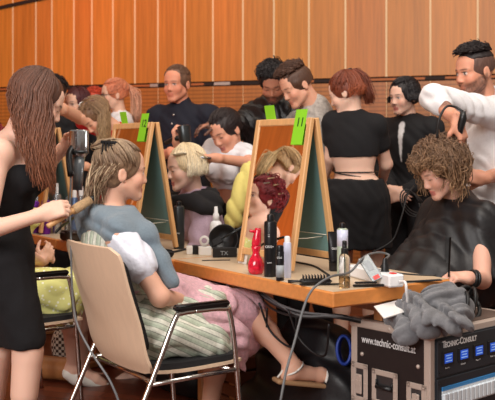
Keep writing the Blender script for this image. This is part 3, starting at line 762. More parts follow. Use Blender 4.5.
p = make_person('client', 'seated woman in striped dirndl, blond hair clipped up, grey towel round her shoulders', J, H, NEAR, S(224, 172, 146), brow=S(110, 80, 60), bust=.012, feet=True, iris=S(80, 90, 90))
PERSON2 = p
def stripe_mat(name, vec):
  m, nt, b = node_mat(name); tc = nt.nodes.new('ShaderNodeTexCoord')
  dt = nt.nodes.new('ShaderNodeVectorMath'); dt.operation = 'DOT_PRODUCT'; dt.inputs[1].default_value = vec; nt.links.new(tc.outputs['Object'], dt.inputs[0])
  mu = nt.nodes.new('ShaderNodeMath'); mu.operation = 'MULTIPLY'; mu.inputs[1].default_value = 1/.038; nt.links.new(dt.outputs['Value'], mu.inputs[0])
  fr = nt.nodes.new('ShaderNodeMath'); fr.operation = 'FRACT'; nt.links.new(mu.outputs[0], fr.inputs[0])
  cr = nt.nodes.new('ShaderNodeValToRGB'); cr.color_ramp.interpolation = 'CONSTANT'; e = cr.color_ramp.elements
  e[0].position = 0; e[0].color = (*S(222, 222, 208), 1); e[1].position = .30; e[1].color = (*S(146, 152, 138), 1)
  for ps, cc in ((.38, S(196, 204, 186)), (.60, S(178, 190, 170)), (.82, S(152, 158, 142)), (.90, S(222, 222, 208))):
      q = e.new(ps); q.color = (*cc, 1)
  nt.links.new(fr.outputs[0], cr.inputs[0])
  ns = nt.nodes.new('ShaderNodeTexNoise'); ns.inputs['Scale'].default_value = 90; nt.links.new(tc.outputs['Object'], ns.inputs['Vector'])
  r = nt.nodes.new('ShaderNodeMapRange'); r.inputs[1].default_value = .35; r.inputs[2].default_value = .65; r.inputs[3].default_value = .86; r.inputs[4].default_value = 1.08; nt.links.new(ns.outputs[0], r.inputs[0])
  mx = nt.nodes.new('ShaderNodeMix'); mx.data_type = 'RGBA'; mx.blend_type = 'MULTIPLY'; mx.inputs[0].default_value = 1; nt.links.new(cr.outputs[0], mx.inputs[6]); nt.links.new(r.outputs[0], mx.inputs[7])
  nt.links.new(mx.outputs[2], b.inputs['Base Color']); b.inputs['Roughness'].default_value = .8; return m
M_dirndl = stripe_mat('dirndl_stripe_upright', (-.56, .83, 0)); M_dirndl2 = stripe_mat('dirndl_stripe_skirt', (-.30, -.34, -.85))
up_ = nrm(J['nk']-J['pv'])
cloth(p, 'bodice', M_dirndl, J, .006, .014, parts='cwp', cuts=((J['pv']+up_*.40, up_),), folds=.001, bust=.014)
def sk(F):
    a, b = P(150, 340, 3.44), P(222, 352, 3.66)
    F.cone(J['hr'], P(205, 312, 3.70), .115, .105, .05); F.cone(J['hl'], J['kl'], .115, .10, .05); F.cone(P(150, 338, 3.5), P(212, 342, 3.72), .105, .10, .05)
    F.cone(P(160, 335, 3.75), P(205, 338, 3.95), .11, .10, .06); F.cone(P(160, 335, 3.40), P(212, 346, 3.50), .060, .050, .05); F.cone(P(212, 338, 3.50), P(226, 352, 3.60), .05, .035, .04)
fd2 = V3(-.55, .8, .3)*95
cloth(p, 'skirt', M_dirndl2, J, .007, .018, parts='p', extra=sk, folds=.002, crease=.008, fdir=fd2, cuts=((P(140, 392, 3.5), V3(.1, 0, -1)),))
mat('lace_pink', S(222, 176, 186), rough=.9, noise=.16, nscale=70, bump=.5, bscale=160, sheen=.2)
def ap(F):
    F.cone(P(160, 300, 3.60), P(243, 311, 3.86), .098, .086, .04); F.cone(P(243, 313, 3.85), P(247, 345, 3.80), .083, .050, .04); F.cone(P(205, 312, 3.62), P(236, 338, 3.66), .070, .055, .04); F.cone(P(236, 338, 3.68), P(240, 366, 3.70), .055, .030, .03)
    F.cone(P(170, 296, 3.8), P(232, 312, 4.02), .10, .10, .05)
cloth(p, 'apron', MATS['lace_pink'], J, .006, .0, parts='', extra=ap, folds=.002, crease=.006, fdir=V3(20, -60, 50), cuts=((P(222, 352, 3.6), V3(-.75, .1, -.62)), (P(150, 300, 3.5), V3(-1, -.2, 0)), (P(238, 372, 3.7), V3(-.1, 0, -1))))
mat('band_pink', S(206, 170, 182), rough=.8)
F = Field(.006); F.ell(J['mid']+up_*-.045, V3(.137, .107, .022), np.array([*frame_of(J)]), .01); make('apron_band', F.mesh(), MATS['band_pink'], p)
mat('blouse_white', S(226, 228, 240), rough=.9, bump=.3, bscale=90)
for q in 'rl':
    F = Field(.006); a, b_ = lerp(J['s'+q], J['e'+q], .03), lerp(J['s'+q], J['e'+q], .50); F.cone(a, b_, .063, .062, .03); F.ball(lerp(a, b_, .75), .063, .03)
    F.wob(.003, V3(90, 60, 30), 2.0)
    make('blouse_sleeve', F.mesh(), MATS['blouse_white'], p)
c1, c2 = S(128, 100, 76), S(188, 164, 134)
g = [hair_cap(H, c1, .006, .0055, low=-.075, side=.04)]
g.append(hair_to(H, c1, azi(-150, 28), n=150, r=.006, az=(-180, 180), tail=None, tipc=c2))
bun = H.w(.0, -.075, .105)
for i in range(1):
    pp, cc = [], []
    for k in range(150):
        a0 = rnd.uniform(0, 6.28); rr = rnd.uniform(.012, .044); tl = rnd.uniform(-.5, .5); pts = []
        for t in np.linspace(0, rnd.uniform(2.5, 5.5), 10): pts.append(bun+H.R.T@V3(rr*math.cos(a0+t), rr*1.25*math.sin(a0+t), tl*rr*math.cos(a0+t)+rr*.4*math.sin(t*1.3+a0)))
        pp.append(pts); cc.append(jig(c1 if k % 2 else c2, .25))
    g.append(lock_mesh(pp, .0055, cc))
pp, cc = [], []
for k in range(110):   # loose section hanging behind the ear down the back
    a = hair_pt(H, azi(rnd.uniform(95, 215), rnd.uniform(85, 112)), .006); e_ = P(rnd.uniform(82, 104), rnd.uniform(196, 212), rnd.uniform(3.5, 3.66))
    pp.append(curve([a, lerp(a, e_, .5)+V3(rnd.uniform(-.012, .018), -.012, .02), e_], 5)); cc.append(jig(c2 if k % 2 else c1, .25))
g.append(lock_mesh(pp, .006, cc)); make('hair', merge(*g), HR, p)
mat('white_shoe', S(226, 222, 214), rough=.45); mat('cork_sole', S(166, 128, 92), rough=.8)
cb = MB(); q = H.w(.02, -.070, .115)
for k in range(5): cb.tube(curve([q+H.R.T@V3(.03, -.02+.012*k, .0), q+H.R.T@V3(.036, -.02+.012*k, -.03), q+H.R.T@V3(.022, -.02+.012*k, -.055)], 4), .0035, 6)
cb.box(q+H.R.T@V3(.028, .004, .0), (.012, .065, .012), H.R, .004); make('claw_clip', cb.geo(), MATS['black_cloth'], p)
# sandal on the crossed foot
a, t = J['ar'], J['tr']; d = nrm(t-a); n_ = nrm(np.cross(np.cross(d, Z), d)); sd = np.cross(d, n_)
sn = thing('sandal', a, 'white strapped sandal with cork sole on the crossed foot of the seated woman', 'sandal')
hp = a-n_*.075-d*.055; tp = t-n_*.030+d*.03
F = Field(.004); F.box((hp+tp)/2, (.036, np.linalg.norm(tp-hp)/2+.008, .010), np.array([sd, nrm(tp-hp), nrm(np.cross(sd, nrm(tp-hp)))]), .009, .004); make('sole', F.mesh(), MATS['cork_sole'], sn)
b_ = MB()
def ring(c, ax, r1, r2, th=.006, arc=(0, 6.2832)):
    u1 = nrm(np.cross(ax, sd)); return [c+math.cos(q)*r1*sd+math.sin(q)*r2*u1 for q in np.linspace(*arc, 20)]
b_.tube(ring(a-n_*.012, nrm(a-J['kr']), .040, .041), .010, 8, flat=.5); make('ankle_strap', b_.geo(), MATS['white_shoe'], sn)
b_ = MB(); c_ = lerp(a, t, .82)-n_*.012; u2 = n_
b_.tube([c_+math.cos(q)*.035*sd+math.sin(q)*.030*u2 for q in np.linspace(-.3, 3.45, 16)], .011, 8, flat=.5); make('toe_strap', b_.geo(), MATS['white_shoe'], sn)
b_ = MB(); b_.tube(curve([a-d*.038-n_*.01, a-d*.045-n_*.04, hp+n_*.012], 5), .009, 8, flat=.5); make('heel_strap', b_.geo(), MATS['white_shoe'], sn)
# towel round her shoulders
F = Field(.006)
F.cone(J['sl']+Z*.01, J['nk']+V3(-.01, .02, .0), .060, .062, .04); F.cone(J['nk']+V3(.0, -.03, .0), lerp(J['nk'], J['sr'], .85)+Z*.016, .062, .064, .04)
F.cone(J['nk']+V3(-.05, -.02, -.01), P(100, 232, 3.58), .06, .055, .04); F.cone(P(84, 214, 3.80), P(90, 232, 3.62), .05, .045, .04); F.cone(J['sr']+V3(-.02, 0, .03), P(132, 240, 3.46), .055, .05, .03)
F.cone(J['nk']+V3(.03, -.04, -.01), P(143, 236, 3.50), .058, .052, .035); F.cone(P(143, 236, 3.50), P(160, 260, 3.48), .050, .042, .03); F.cone(P(160, 260, 3.48), P(171, 281, 3.46), .040, .034, .03); F.cone(P(90, 214, 3.66), P(104, 222, 3.50), .045, .05, .03)
F.cone(J['nk']+V3(.04, .0, .015), P(128, 226, 3.5), .05, .05, .03)
F.rid(.0055, V3(26, 14, 34), 2.2, V3(7, 9, 6)); F.wob(.0015, V3(90, -60, 80), 2.0)
F.cut(P(172, 287, 3.46), V3(.25, 0, -1)); F.cut(H.w(0, 0, -.135), H.R[2])
make('towel', F.mesh(), MATS['towel_grey'], None, 'grey towel draped round the shoulders of the woman in the dirndl', 'towel', base=J['sr'])
# 3 ---- seated woman in the yellow dress (seen in mirror 11)
pv = V3(-1.20, 4.45, .56); fw, rt = VV, -U
H = Head(pv+V3(-.02, .02, .665), (.828, .56, -.10), (0, 0, 1), 1.0); PH3 = H
J = dict(pv=pv, nk=pv+Z*.50, sr=pv+rt*.16+Z*.46, sl=pv-rt*.16+Z*.46, er=pv+rt*.22+Z*.2+fw*.02, el=pv-rt*.2+Z*.2+fw*.1, wr=TP(41, 262, .66), wl=TP(43, 262, .66)-rt*.1,
         hr=pv+rt*.09, hl=pv-rt*.09, kr=P(68, 290, 4.45), kl=P(74, 286, 4.7), ar=P(74, 366, 4.74), al=P(84, 372, 5.0), tr=P(102, 383, 4.80), tl=P(112, 380, 5.05))
J['handr'] = (nrm(V3(.4, .2, .6)), V3(-.5, .7, 0), (.7, .8, .8, .9), .4); J['handl'] = (nrm(V3(.7, -.1, .3)), V3(0, -.5, -.8), (.7, .8, .8, .9), .4); J['pa'] = rt; J['pu'] = Z
p = make_person('client', 'seated woman in a dotted yellow dress and white flat shoes', J, H, .0065, S(232, 186, 164), brow=S(90, 40, 34))
mat('yellow_dots', S(226, 224, 136), rough=.85, bump=.1)
m = MATS['yellow_dots']; nt = m.node_tree; vo = nt.nodes.new('ShaderNodeTexVoronoi'); vo.inputs['Scale'].default_value = 46; tc = nt.nodes.new('ShaderNodeTexCoord'); nt.links.new(tc.outputs['Object'], vo.inputs['Vector'])
r = nt.nodes.new('ShaderNodeValToRGB'); r.color_ramp.elements[0].position = .22; r.color_ramp.elements[0].color = (*S(246, 246, 222), 1); r.color_ramp.elements[1].position = .30; r.color_ramp.elements[1].color = (*S(224, 222, 140), 1)
nt.links.new(vo.outputs['Distance'], r.inputs[0]); nt.links.new(r.outputs[0], nt.nodes['Principled BSDF'].inputs['Base Color'])
def ys(F):
    F.cone(J['hr'], J['kr'], .11, .085, .05); F.cone(J['hl'], J['kl'], .11, .085, .05); F.cone(lerp(J['hr'], J['kr'], .6), P(58, 306, 4.42), .10, .085, .05); F.cone(J['kr'], P(66, 316, 4.52), .085, .06, .05); F.cone(J['kl'], P(70, 310, 4.7), .085, .065, .05)
cloth(p, 'dress', MATS['yellow_dots'], J, .007, .012, parts='cwp', extra=ys, folds=.003, crease=.005, fdir=V3(30, -60, 20), bust=.014, cuts=((pv+Z*.40, Z), (P(60, 332, 4.5), -Z)))
c1 = S(120, 22, 32)
g = [hair_cap(H, c1, .012, .006, low=-.06, side=.03), hair_to(H, c1, azi(180, 55), n=150, r=.007, az=(-180, 180), off=.014), hair_curly(H, c1, S(150, 36, 44), n=60, length=.07, r=.006, az=(95, 265), rad=.012, out=.02)]
make('hair', merge(*g), HR, p)
mat('clip_metal', S(205, 200, 195), rough=.3, metal=.8); mat('clip_cream', S(225, 200, 160), rough=.5)
for k, (az_, po, ln) in enumerate(((75, 40, .05), (95, 60, .05), (60, 62, .045), (110, 84, .04))):
    q = hair_pt(H, azi(az_, po), .032); b_ = MB(); ax2 = nrm(H.R[1]*.9-H.R[2]*.3); b_.box(q, (ln, .008, .006), (ax2, np.cross(ax2, H.R[0]), H.R[0]), .002)
    b_.box(q+ax2*.004, (ln*.8, .004, .009), (ax2, np.cross(ax2, H.R[0]), H.R[0]), .001)
    make('hair_clip', b_.geo(), MATS['clip_metal' if k == 2 else 'clip_cream'], p)
for q in 'rl':
    a, t = J['a'+q], J['t'+q]; d = nrm(t-a); F = Field(.005)
    F.cone(a-d*.035-Z*.055, a+d*.02-Z*.052, .034, .034, .02); F.cone(a-Z*.050+d*.02, t+d*.03-Z*.006, .036, .022, .03); F.ell(a+Z*.02+d*.03, (.05, .045, .045), None, .015, None, True)
    s_ = make('flat_shoe', F.mesh(), MATS['white_shoe'], None, 'white flat shoe on the nearer foot of the woman in yellow' if q == 'r' else 'white flat shoe on the farther foot of the woman in yellow', 'shoe', base=a)
# 4 ---- stylist in black seen only in mirror 11 (stands outside the picture at the left)
H = Head(V3(-1.56, 4.50, 1.50), (-.75, -.5, -.45), (0, 0, 1)); J = stand(-1.62, 4.62, (-.5, -.6), 1.62, .12, hd=H.c); J['nk'] = H.w(0, -.05, -.16)
p = make_person('stylist', 'woman in black with blond hair tied back, visible only inside mirror 11', J, H, .008)
cloth(p, 'black_top', MATS['black_cloth'], J, .008, .014, sleeves=1.6, legs=1.9, folds=.003)
c1 = S(176, 140, 96)
make('hair', merge(hair_cap(H, c1, .006, .007), hair_to(H, c1, azi(180, 62), n=120, r=.007, tail=[H.w(0, -.12, .0), H.w(0, -.14, -.06), H.w(0, -.12, -.16)], tipc=S(214, 184, 134))), HR, p)
# 5 ---- stylist with foils in her hair, red shirt
H = Head(P(97, 117, 6.0), (-.55, -.45, -.75), (-.55, -.1, 1), 1.06)
J = stand(H.c[0]+.12, 6.24, (-.6, -.75), 1.58, .2); J['nk'] = H.w(.0, -.05, -.17); J['sr'] = P(86, 121, 6.06); J['sl'] = P(112, 132, 6.1)
J.update(pj(er=(62, 109, 5.75), wr=(42, 100, 5.55), el=(108, 172, 5.95), wl=(84, 166, 5.75))); J['handr'] = (V3(-1, -.2, -.3), V3(0, 0, -1)); J['handl'] = (V3(-1, -.3, .1), V3(0, -.4, -1), (.9, 1, 1, 1))
p = make_person('stylist', 'woman bending forward in a red shirt, silver clips in her streaky hair', J, H, .0065, S(226, 170, 140), closed=True)
cloth(p, 'shirt', MATS['red_cloth'], J, .008, .012, sleeves=(.45, .12), folds=.002, bust=.01)
c1, c2 = S(120, 88, 62), S(196, 164, 120)
make('hair', merge(hair_cap(H, c1, .007, .006), hair_to(H, c1, azi(-170, 70), n=120, r=.007, tipc=c2, off=.008), hair_down(H, c1, 80, .28, .008, az=(150, 290), tip=c2, wave=.012, pol1=100)), HR, p)
for k in range(16):
    q = hair_pt(H, azi(rnd.uniform(-160, 160), rnd.uniform(12, 62)), .018); b_ = MB(); t1 = nrm(V3(rnd.gauss(0, 1), rnd.gauss(0, 1), rnd.gauss(0, 1))); nn = nrm(q-H.c); t1 = nrm(t1-nn*np.dot(t1, nn))
    b_.box(q, (.030, .009, .006), (t1, np.cross(nn, t1), nn), .002); make('silver_clip', b_.geo(), MATS['clip_metal'], p)
# 6-9 ---- far group behind the left mirrors
def extra(px, py, d, fwd, label, shirt, hair, hl, tone=SKIN, male=False, glasses=False, style='down', sc=1.0, fbody=None, lean=.05):
    H = Head(P(px, py, d), fwd, (0, 0, 1), sc); fb = fbody or fwd
    hgt = min(1.90, H.c[2]+.125); J = stand(H.c[0]-nrm(V3(fb[0], fb[1], 0))[0]*.05, H.c[1]-nrm(V3(fb[0], fb[1], 0))[1]*.05, fb, hgt, lean, male); J['nk'] = H.w(0, -.035, -.16)
    p = make_person('guest', label, J, H, FAR, tone, male=male, brow=tuple(np.array(hair)*.7))
    cloth(p, 'top', MATS[shirt], J, .008, .014, sleeves=1.0, folds=.003, male=male)
    cloth(p, 'trousers', MATS['black_cloth'], J, .010, .012, parts='p', legs=1.9, folds=.002)
    g = [hair_cap(H, hair, .007, .007)]
    if style == 'down': g.append(hair_down(H, hair, 90, hl, .010, wave=.01, tip=hair))
    elif style == 'tail': g.append(hair_to(H, hair, azi(180, 45), n=110, r=.008, tail=[H.w(0, -.13, .05), H.w(.0, -.17, -.03), H.w(0, -.15, -.20)], tipc=S(220, 170, 140)))
    else: g.append(hair_short(H, hair, 140, .03))
    make('hair', merge(*g), HR, p)
    if glasses:
        b = MB()
        for sx in (-1, 1):
            b.tube([H.w(sx*.032+.021*math.cos(a), .100, .0+.017*math.sin(a)) for a in np.linspace(0, 6.2832, 16)], .0025, 6); b.tube([H.w(sx*.053, .099, .004), H.w(sx*.078, .01, .004)], .002, 6)
        b.tube([H.w(-.011, .102, .004), H.w(.011, .102, .004)], .0022, 6); make('glasses', b.geo(), MATS['black_plastic'], p)
    return p
extra(114, 95, 6.9, (-.92, -.35, -.1), 'woman with light red ponytail and dark glasses beside the back wall', 'white_cloth', S(206, 120, 84), .2, glasses=True, style='tail')
extra(77, 104, 6.9, (-.5, -.8, -.1), 'woman with short dark red hair, smallest face at the left before the wall', 'black_cloth', S(74, 20, 26), .10)
extra(95, 104, 7.3, (.3, .9, -.2), 'person with bright copper hair turned away, between two women at the left', 'black_cloth', S(206, 74, 44), .1, style='short')
extra(54, 93, 6.7, (.5, .75, -.4), 'dark-haired person mostly hidden behind the long-haired stylist', 'black_cloth', S(34, 26, 26), .05, style='short')
# 10 --- big man in the navy polo shirt
H = Head(P(177, 84, 6.2), (-.42, -.85, -.10), (0, 0, 1), 1.08)
J = stand(H.c[0]+.04, 6.26, (-.35, -.9), 1.83, 0, True, sw=.185); J['nk'] = H.w(.0, -.04, -.15)
J['er'] = J['sr']+V3(-.05, -.03, -.29); J['wr'] = P(172, 152, 5.95); J['el'] = J['sl']+V3(.05, 0, -.28); J['wl'] = P(192, 158, 5.95)
J['handr'] = (V3(.6, -.5, -.4), V3(0, .5, -.6)); J['handl'] = (V3(-.8, -.4, -.2), V3(0, .4, -.6))
p = make_person('guest', 'broad man with cropped grey hair in a navy polo shirt before the wooden wall', J, H, .0075, S(222, 148, 118), male=True, wd=1.08, brow=S(120, 80, 60), lip=S(190, 110, 100))
cloth(p, 'polo_shirt', MATS['navy_cloth'], J, .008, .022, sleeves=.75, folds=.003, male=True, wd=1.08, sl_inf=.026, extra=lambda F: (F.cone(J['nk']+V3(0, 0, -.01), J['nk']+V3(0, 0, .02), .078, .075, .015)))
cloth(p, 'trousers', MATS['black_cloth'], J, .010, .022, parts='p', legs=1.9, folds=.002, male=True, wd=1.08)
make('hair', merge(hair_cap(H, S(112, 80, 62), .003, .006, front=.078, low=-.03, bump=.001), hair_short(H, S(120, 88, 68), 200, .012, (0, .5, .4), .005, .004, pmax=75, front=46)), HR, p)
b = MB()
for k in range(2): q = J['nk']+V3(-.045-.01*k, -.135, -.06-.06*k); b = MB(); b.lathe(q, ((.006, 0), (.006, .003)), 10, V3(-.2, -1, 0)); make('button', b.geo(), MATS['clip_metal'], p)
# 11 --- stylist in the white tee
H = Head(P(226, 131, 5.403), (-.58, -.66, -.50), (-.30, -.10, 1), 1.06)
J = stand(H.c[0]+.06, 5.53, (-.75, -.65), 1.62, .2); J['nk'] = P(234, 152, 5.479); J['sr'] = P(213, 150, 5.555); J['sl'] = P(246, 156, 5.403); J['pv'] = P(236, 232, 5.599)
J['mid'] = P(233, 195, 5.533); J['chest'] = P(231, 168, 5.468)
J.update(pj(er=(196, 166, 5.425), wr=(177, 143, 5.273), el=(247, 176, 5.186), wl=(214, 162, 5.013)))
J['handr'] = (nrm(V3(-.2, -.1, .7)), V3(.9, 0, .1), (1.0, 1.1, 1.1, 1.1), .8); J['handl'] = (nrm(V3(-.95, -.1, .1)), V3(0, -.2, -1), (.8, 1.0, 1.0, 1.1), .6)
J['el'] = P(250, 163, 5.208); J['wl'] = P(216, 158, 5.034)
p = make_person('stylist', 'stylist in a white t-shirt drying platinum hair, her dark hair tied back', J, H, .006, S(222, 160, 132), brow=S(40, 26, 22), bust=.004, closed=True)
def wings(F):
    for k, (dx, dy, w_, h_) in enumerate(((0, 0, .030, .020), (-.045, .006, .030, .012), (.045, .006, .030, .012), (-.085, .020, .030, .009), (.085, .020, .030, .009), (-.05, -.012, .03, .006), (.05, -.012, .03, .006))):
        ac, fw, up = frame_of(J); q = J['chest']+ac*dx+fw*.16+up*(-.055+dy); F.paint.append(('e', q, V3(w_, .08, h_), np.array([ac, fw, up]), S(150, 142, 140), .35))
cloth(p, 'tee_shirt', MATS['cloth_attr'], J, .0065, .012, parts='cwps', sleeves=.5, sl_inf=.016, folds=.002, crease=.004, bust=.004, cuts=((P(236, 189, 5.533), -Z),), col=S(232, 230, 234), extra=wings)
cloth(p, 'trousers', MATS['black_cloth'], J, .008, .012, parts='p', legs=1.9, folds=.002, extra=lambda F: F.ell(P(235, 200, 5.566), (.14, .11, .10), None, .03))
c1 = S(36, 22, 22)
make('hair', merge(hair_cap(H, c1, .007, .006), hair_to(H, c1, azi(170, 75), n=150, r=.006, tail=[H.w(.0, -.13, -.02), H.w(.03, -.17, -.10), H.w(.03, -.14, -.26)], jit=.3)), HR, p)
b = MB(); fwd_ = nrm(V3(-.70, -.70, 0)); rt_ = V3(-.70, .70, 0)
# wing-shaped print on the chest
ctr = P(223, 170, 5.317)
mat('print_grey', S(140, 132, 130), rough=.8)
# 12 --- platinum-haired client
H = Head(P(186, 168, 5.028), (-.90, -.36, -.16), (-.12, 0, 1), 1.07)
J = pj(pv=(213, 272, 5.149), nk=(194, 196, 5.105), sl=(204, 212, 4.906), sr=(190, 206, 5.326), el=(196, 262, 4.818), wl=(176, 276, 4.884), er=(172, 256, 5.415), wr=(160, 272, 5.304),
       hl=(210, 276, 5.039), hr=(206, 276, 5.260), kl=(140, 290, 4.995), kr=(136, 290, 5.216), al=(136, 372, 4.973), ar=(132, 372, 5.194), tl=(118, 382, 4.928), tr=(114, 382, 5.149))
J['pa'] = nrm(V3(.1, 1, 0)); J['pu'] = Z
for q in 'lr': J['hand'+q] = (V3(-1, 0, 0), V3(0, 0, -1))
p = make_person('client', 'woman with platinum blond bob in a lilac jumper seated beyond the table', J, H, .0055, S(236, 196, 178), brow=S(120, 90, 70), bust=.01, closed=True, lip=S(204, 126, 118))
cloth(p, 'jumper', MATS['lilac_knit'], J, .0065, .022, sleeves=1.9, sl_inf=.020, folds=.002, crease=.006, bust=.014)
cloth(p, 'trousers', MATS['black_cloth'], J, .009, .012, parts='p', legs=1.9, folds=.002)
c1, c2 = S(238, 216, 176), S(250, 238, 214)
make('hair', merge(hair_cap(H, c1, .006, .0055, low=-.04), hair_down(H, c1, 190, .085, .0065, az=(70, 285), wave=.005, tip=c2, jit=.14, pol1=90, spread=.3, off=.002), hair_down(H, c1, 40, .01, .006, az=(285, 325), wave=.004, tip=c2, jit=.12, pol1=58)), HR, p)
b_ = MB(); q = hair_pt(H, azi(-112, 78), .035); t1 = nrm(V3(.75, 0, -.45)); b_.box(q, (.075, .010, .008), (t1, V3(0, 1, 0), np.cross(t1, V3(0, 1, 0))), .003); make('section_clip', b_.geo(), MATS['clip_cream'], p)
F = Field(.006); F.cone(P(181, 196, 4.884), P(212, 204, 4.906), .050, .050, .04); F.cone(P(200, 186, 5.083), P(212, 200, 4.928), .055, .05, .04); F.cone(P(178, 192, 5.304), P(200, 186, 5.216), .05, .055, .04); F.cone(P(181, 196, 4.884), P(176, 207, 4.973), .05, .045, .04); F.cone(P(178, 192, 5.304), P(172, 207, 5.083), .05, .045, .04)
F.cone(P(205, 196, 4.973), P(214, 210, 4.884), .055, .045, .04); F.cone(P(192, 200, 4.884), P(203, 208, 4.840), .05, .04, .04); F.cut(H.w(0, 0, -.125), H.R[2]); F.rid(.006, V3(22, 22, 34), 2.0, V3(7, 9, 6))
make('towel', F.mesh(), MATS['towel_black'], None, 'black towel round the neck of the platinum blond client', 'towel', base=J['nk'])
# 13 --- dark bearded man in the leather jacket
H = Head(P(273, 82, 5.55), (-.10, -.80, -.62), (-.05, -.3, 1), 1.03)
J = stand(H.c[0]-.02, 5.72, (-.3, -.9), 1.78, .10, True, sw=.20); J['nk'] = H.w(0, -.05, -.16)
J.update(pj(sr=(251, 116, 5.72), sl=(292, 112, 5.72), er=(236, 132, 5.6), wr=(214, 124, 5.4))); J['handr'] = (V3(-.8, -.4, -.2), V3(0, 0, -1))
p = make_person('stylist', 'dark-haired bearded man in a black leather jacket looking down behind mirror 11', J, H, .007, S(196, 132, 104), male=True, brow=S(26, 18, 18), beard=S(38, 26, 24), closed=True)
cloth(p, 'leather_jacket', MATS['leather'], J, .0075, .026, sleeves=1.85, sl_inf=.018, folds=.003, crease=.008, male=True, extra=lambda F: (F.cone(J['nk']+V3(-.06, -.01, .0), J['nk']+V3(-.05, -.10, -.06), .03, .025, .015), F.cone(J['nk']+V3(.06, -.01, .0), J['nk']+V3(.06, -.10, -.06), .03, .025, .015)))
cloth(p, 'trousers', MATS['black_cloth'], J, .010, .012, parts='p', legs=1.9, folds=.002)
c1 = S(26, 20, 22)
make('hair', merge(hair_cap(H, c1, .012, .006), hair_short(H, c1, 260, .045, (.2, .8, .1), .009, .012, lift=.35)), HR, p)
# 14 --- young man in the grey patterned tee
H = Head(P(297, 86, 5.30), (-.80, -.40, -.50), (-.40, -.1, 1), 1.02)
J = stand(H.c[0]+.10, 5.50, (-.7, -.7), 1.75, .12, True, sw=.19); J['nk'] = H.w(0, -.055, -.155)
J.update(pj(sr=(297, 124, 5.62), sl=(322, 128, 5.4)))
p = make_person('stylist', 'young man with light brown hair in a grey patterned t-shirt behind mirror 11', J, H, .007, S(224, 166, 138), male=True, brow=S(70, 48, 36), closed=True)
cloth(p, 'tee_shirt', MATS['grey_tee'], J, .0075, .018, sleeves=.8, folds=.003, male=True, extra=lambda F: F.cone(J['nk']-V3(0, 0, .02), J['nk']+V3(0, 0, .0), .075, .070, .02))
cloth(p, 'trousers', MATS['black_cloth'], J, .010, .012, parts='p', legs=1.9, folds=.002)
c1 = S(84, 56, 42)
make('hair', merge(hair_cap(H, c1, .006, .006, low=-.03), hair_short(H, c1, 240, .045, (.3, .8, .35), .008, .012, pmax=55, lift=.45)), HR, p)
# 15 --- red-haired woman in the crop top, from behind
H = Head(P(346, 93, 5.15), (-.80, .35, -.35), (0, 0, 1), .98)
J = pj(pv=(356, 196, 5.10), nk=(352, 117, 5.15), sl=(336, 122, 5.15), sr=(374, 126, 5.12), el=(331, 158, 5.2), wl=(322, 182, 5.35), er=(386, 164, 5.2), wr=(381, 186, 5.42))
J['sl'] = P(334, 123, 5.2); J['sr'] = P(375, 126, 5.1)
rt = nrm(J['sr']-J['sl']); fw = nrm(np.cross(Z, rt)); J['pa'] = rt; J['pu'] = Z
for q, sg in (('l', -1), ('r', 1)):
    J['h'+q] = J['pv']+rt*sg*.09; J['k'+q] = J['h'+q]-Z*.45+fw*.02; J['a'+q] = V3(J['h'+q][0], J['h'+q][1], .09); J['t'+q] = J['a'+q]+fw*.15-Z*.055; J['hand'+q] = (nrm(fw+V3(-.3, 0, .1)), -Z)
p = make_person('stylist', 'red-haired woman seen from behind in a black crop top and short black skirt', J, H, .006, S(232, 190, 168))
up_ = nrm(J['nk']-J['pv'])
cloth(p, 'crop_top', MATS['black_cloth'], J, .0065, .010, parts='cws', sleeves=.45, sl_inf=.018, folds=.0012, cuts=((P(356, 157, 5.1), V3(.03, 0, -1)),))
w0 = P(356, 179, 5.12)
def sk15(F):
    F.cone(w0, P(356, 200, 5.12), .150, .185, .04); F.cone(P(356, 200, 5.12), P(357, 246, 5.12), .185, .20, .04)
cloth(p, 'skirt', MATS['black_cloth'], J, .007, 0, parts='', extra=sk15, folds=.003, fdir=V3(75, 70, 3), cuts=((w0, Z), (P(357, 247, 5.1), -Z)))
b_ = MB()
for k, (y0, dz) in enumerate(((172, .012), (175, -.006))):
    c0 = P(356, y0, 5.12); b_.tube([c0+rt*.128*math.cos(a)+fw*.100*math.sin(a)+Z*dz*math.cos(a) for a in np.linspace(0, 6.2832, 28)], .0035, 6)
make('waist_string', b_.geo(), MATS['black_plastic'], p)
c1 = S(118, 56, 34)
make('hair', merge(hair_cap(H, c1, .008, .006), hair_to(H, c1, azi(180, 28), n=140, r=.007, tail=[H.w(.01, -.085, .115), H.w(.03, -.112, .03), H.w(.03, -.110, -.09)], jit=.25), hair_down(H, c1, 50, .07, .007, az=(60, 250), pol1=98, tip=S(172, 88, 50))), HR, p)
b_ = MB(); b_.tube([H.w(.022*math.cos(a), -.065+.016*math.sin(a), .118) for a in np.linspace(0, 6.2832, 14)], .006, 6); make('hair_tie', b_.geo(), MATS['black_plastic'], p)
# 16 --- woman in the black suit
H = Head(P(404, 97, 5.85), (-.80, -.58, -.12), (0, 0, 1), 1.0)
J = stand(H.c[0]+.05, 5.90, (-.7, -.75), 1.72, 0, sw=.17); J['nk'] = H.w(0, -.035, -.16)
J['wr'] = P(392, 190, 5.65); J['er'] = J['sr']+V3(-.05, -.02, -.28); J['el'] = J['sl']+V3(.07, -.05, -.28); J['wl'] = P(402, 193, 5.65)
J['handr'] = (V3(.6, -.2, -.4), V3(0, .5, 0)); J['handl'] = (V3(-.7, -.2, -.3), V3(0, .5, 0))
p = make_person('guest', 'dark-haired woman in black trouser suit and white shirt standing by the wall', J, H, .0075, S(236, 190, 168), brow=S(34, 24, 24))
f2 = nrm(V3(-.7, -.75, 0)); r2 = np.cross(f2, Z)
def vcut(F):
    F.cone(J['nk']+f2*.11-Z*.0, J['nk']+f2*.135-Z*.30, .034, .004, .004, None, True)
cloth(p, 'white_shirt', MATS['white_cloth'], J, .008, .011, folds=.001)
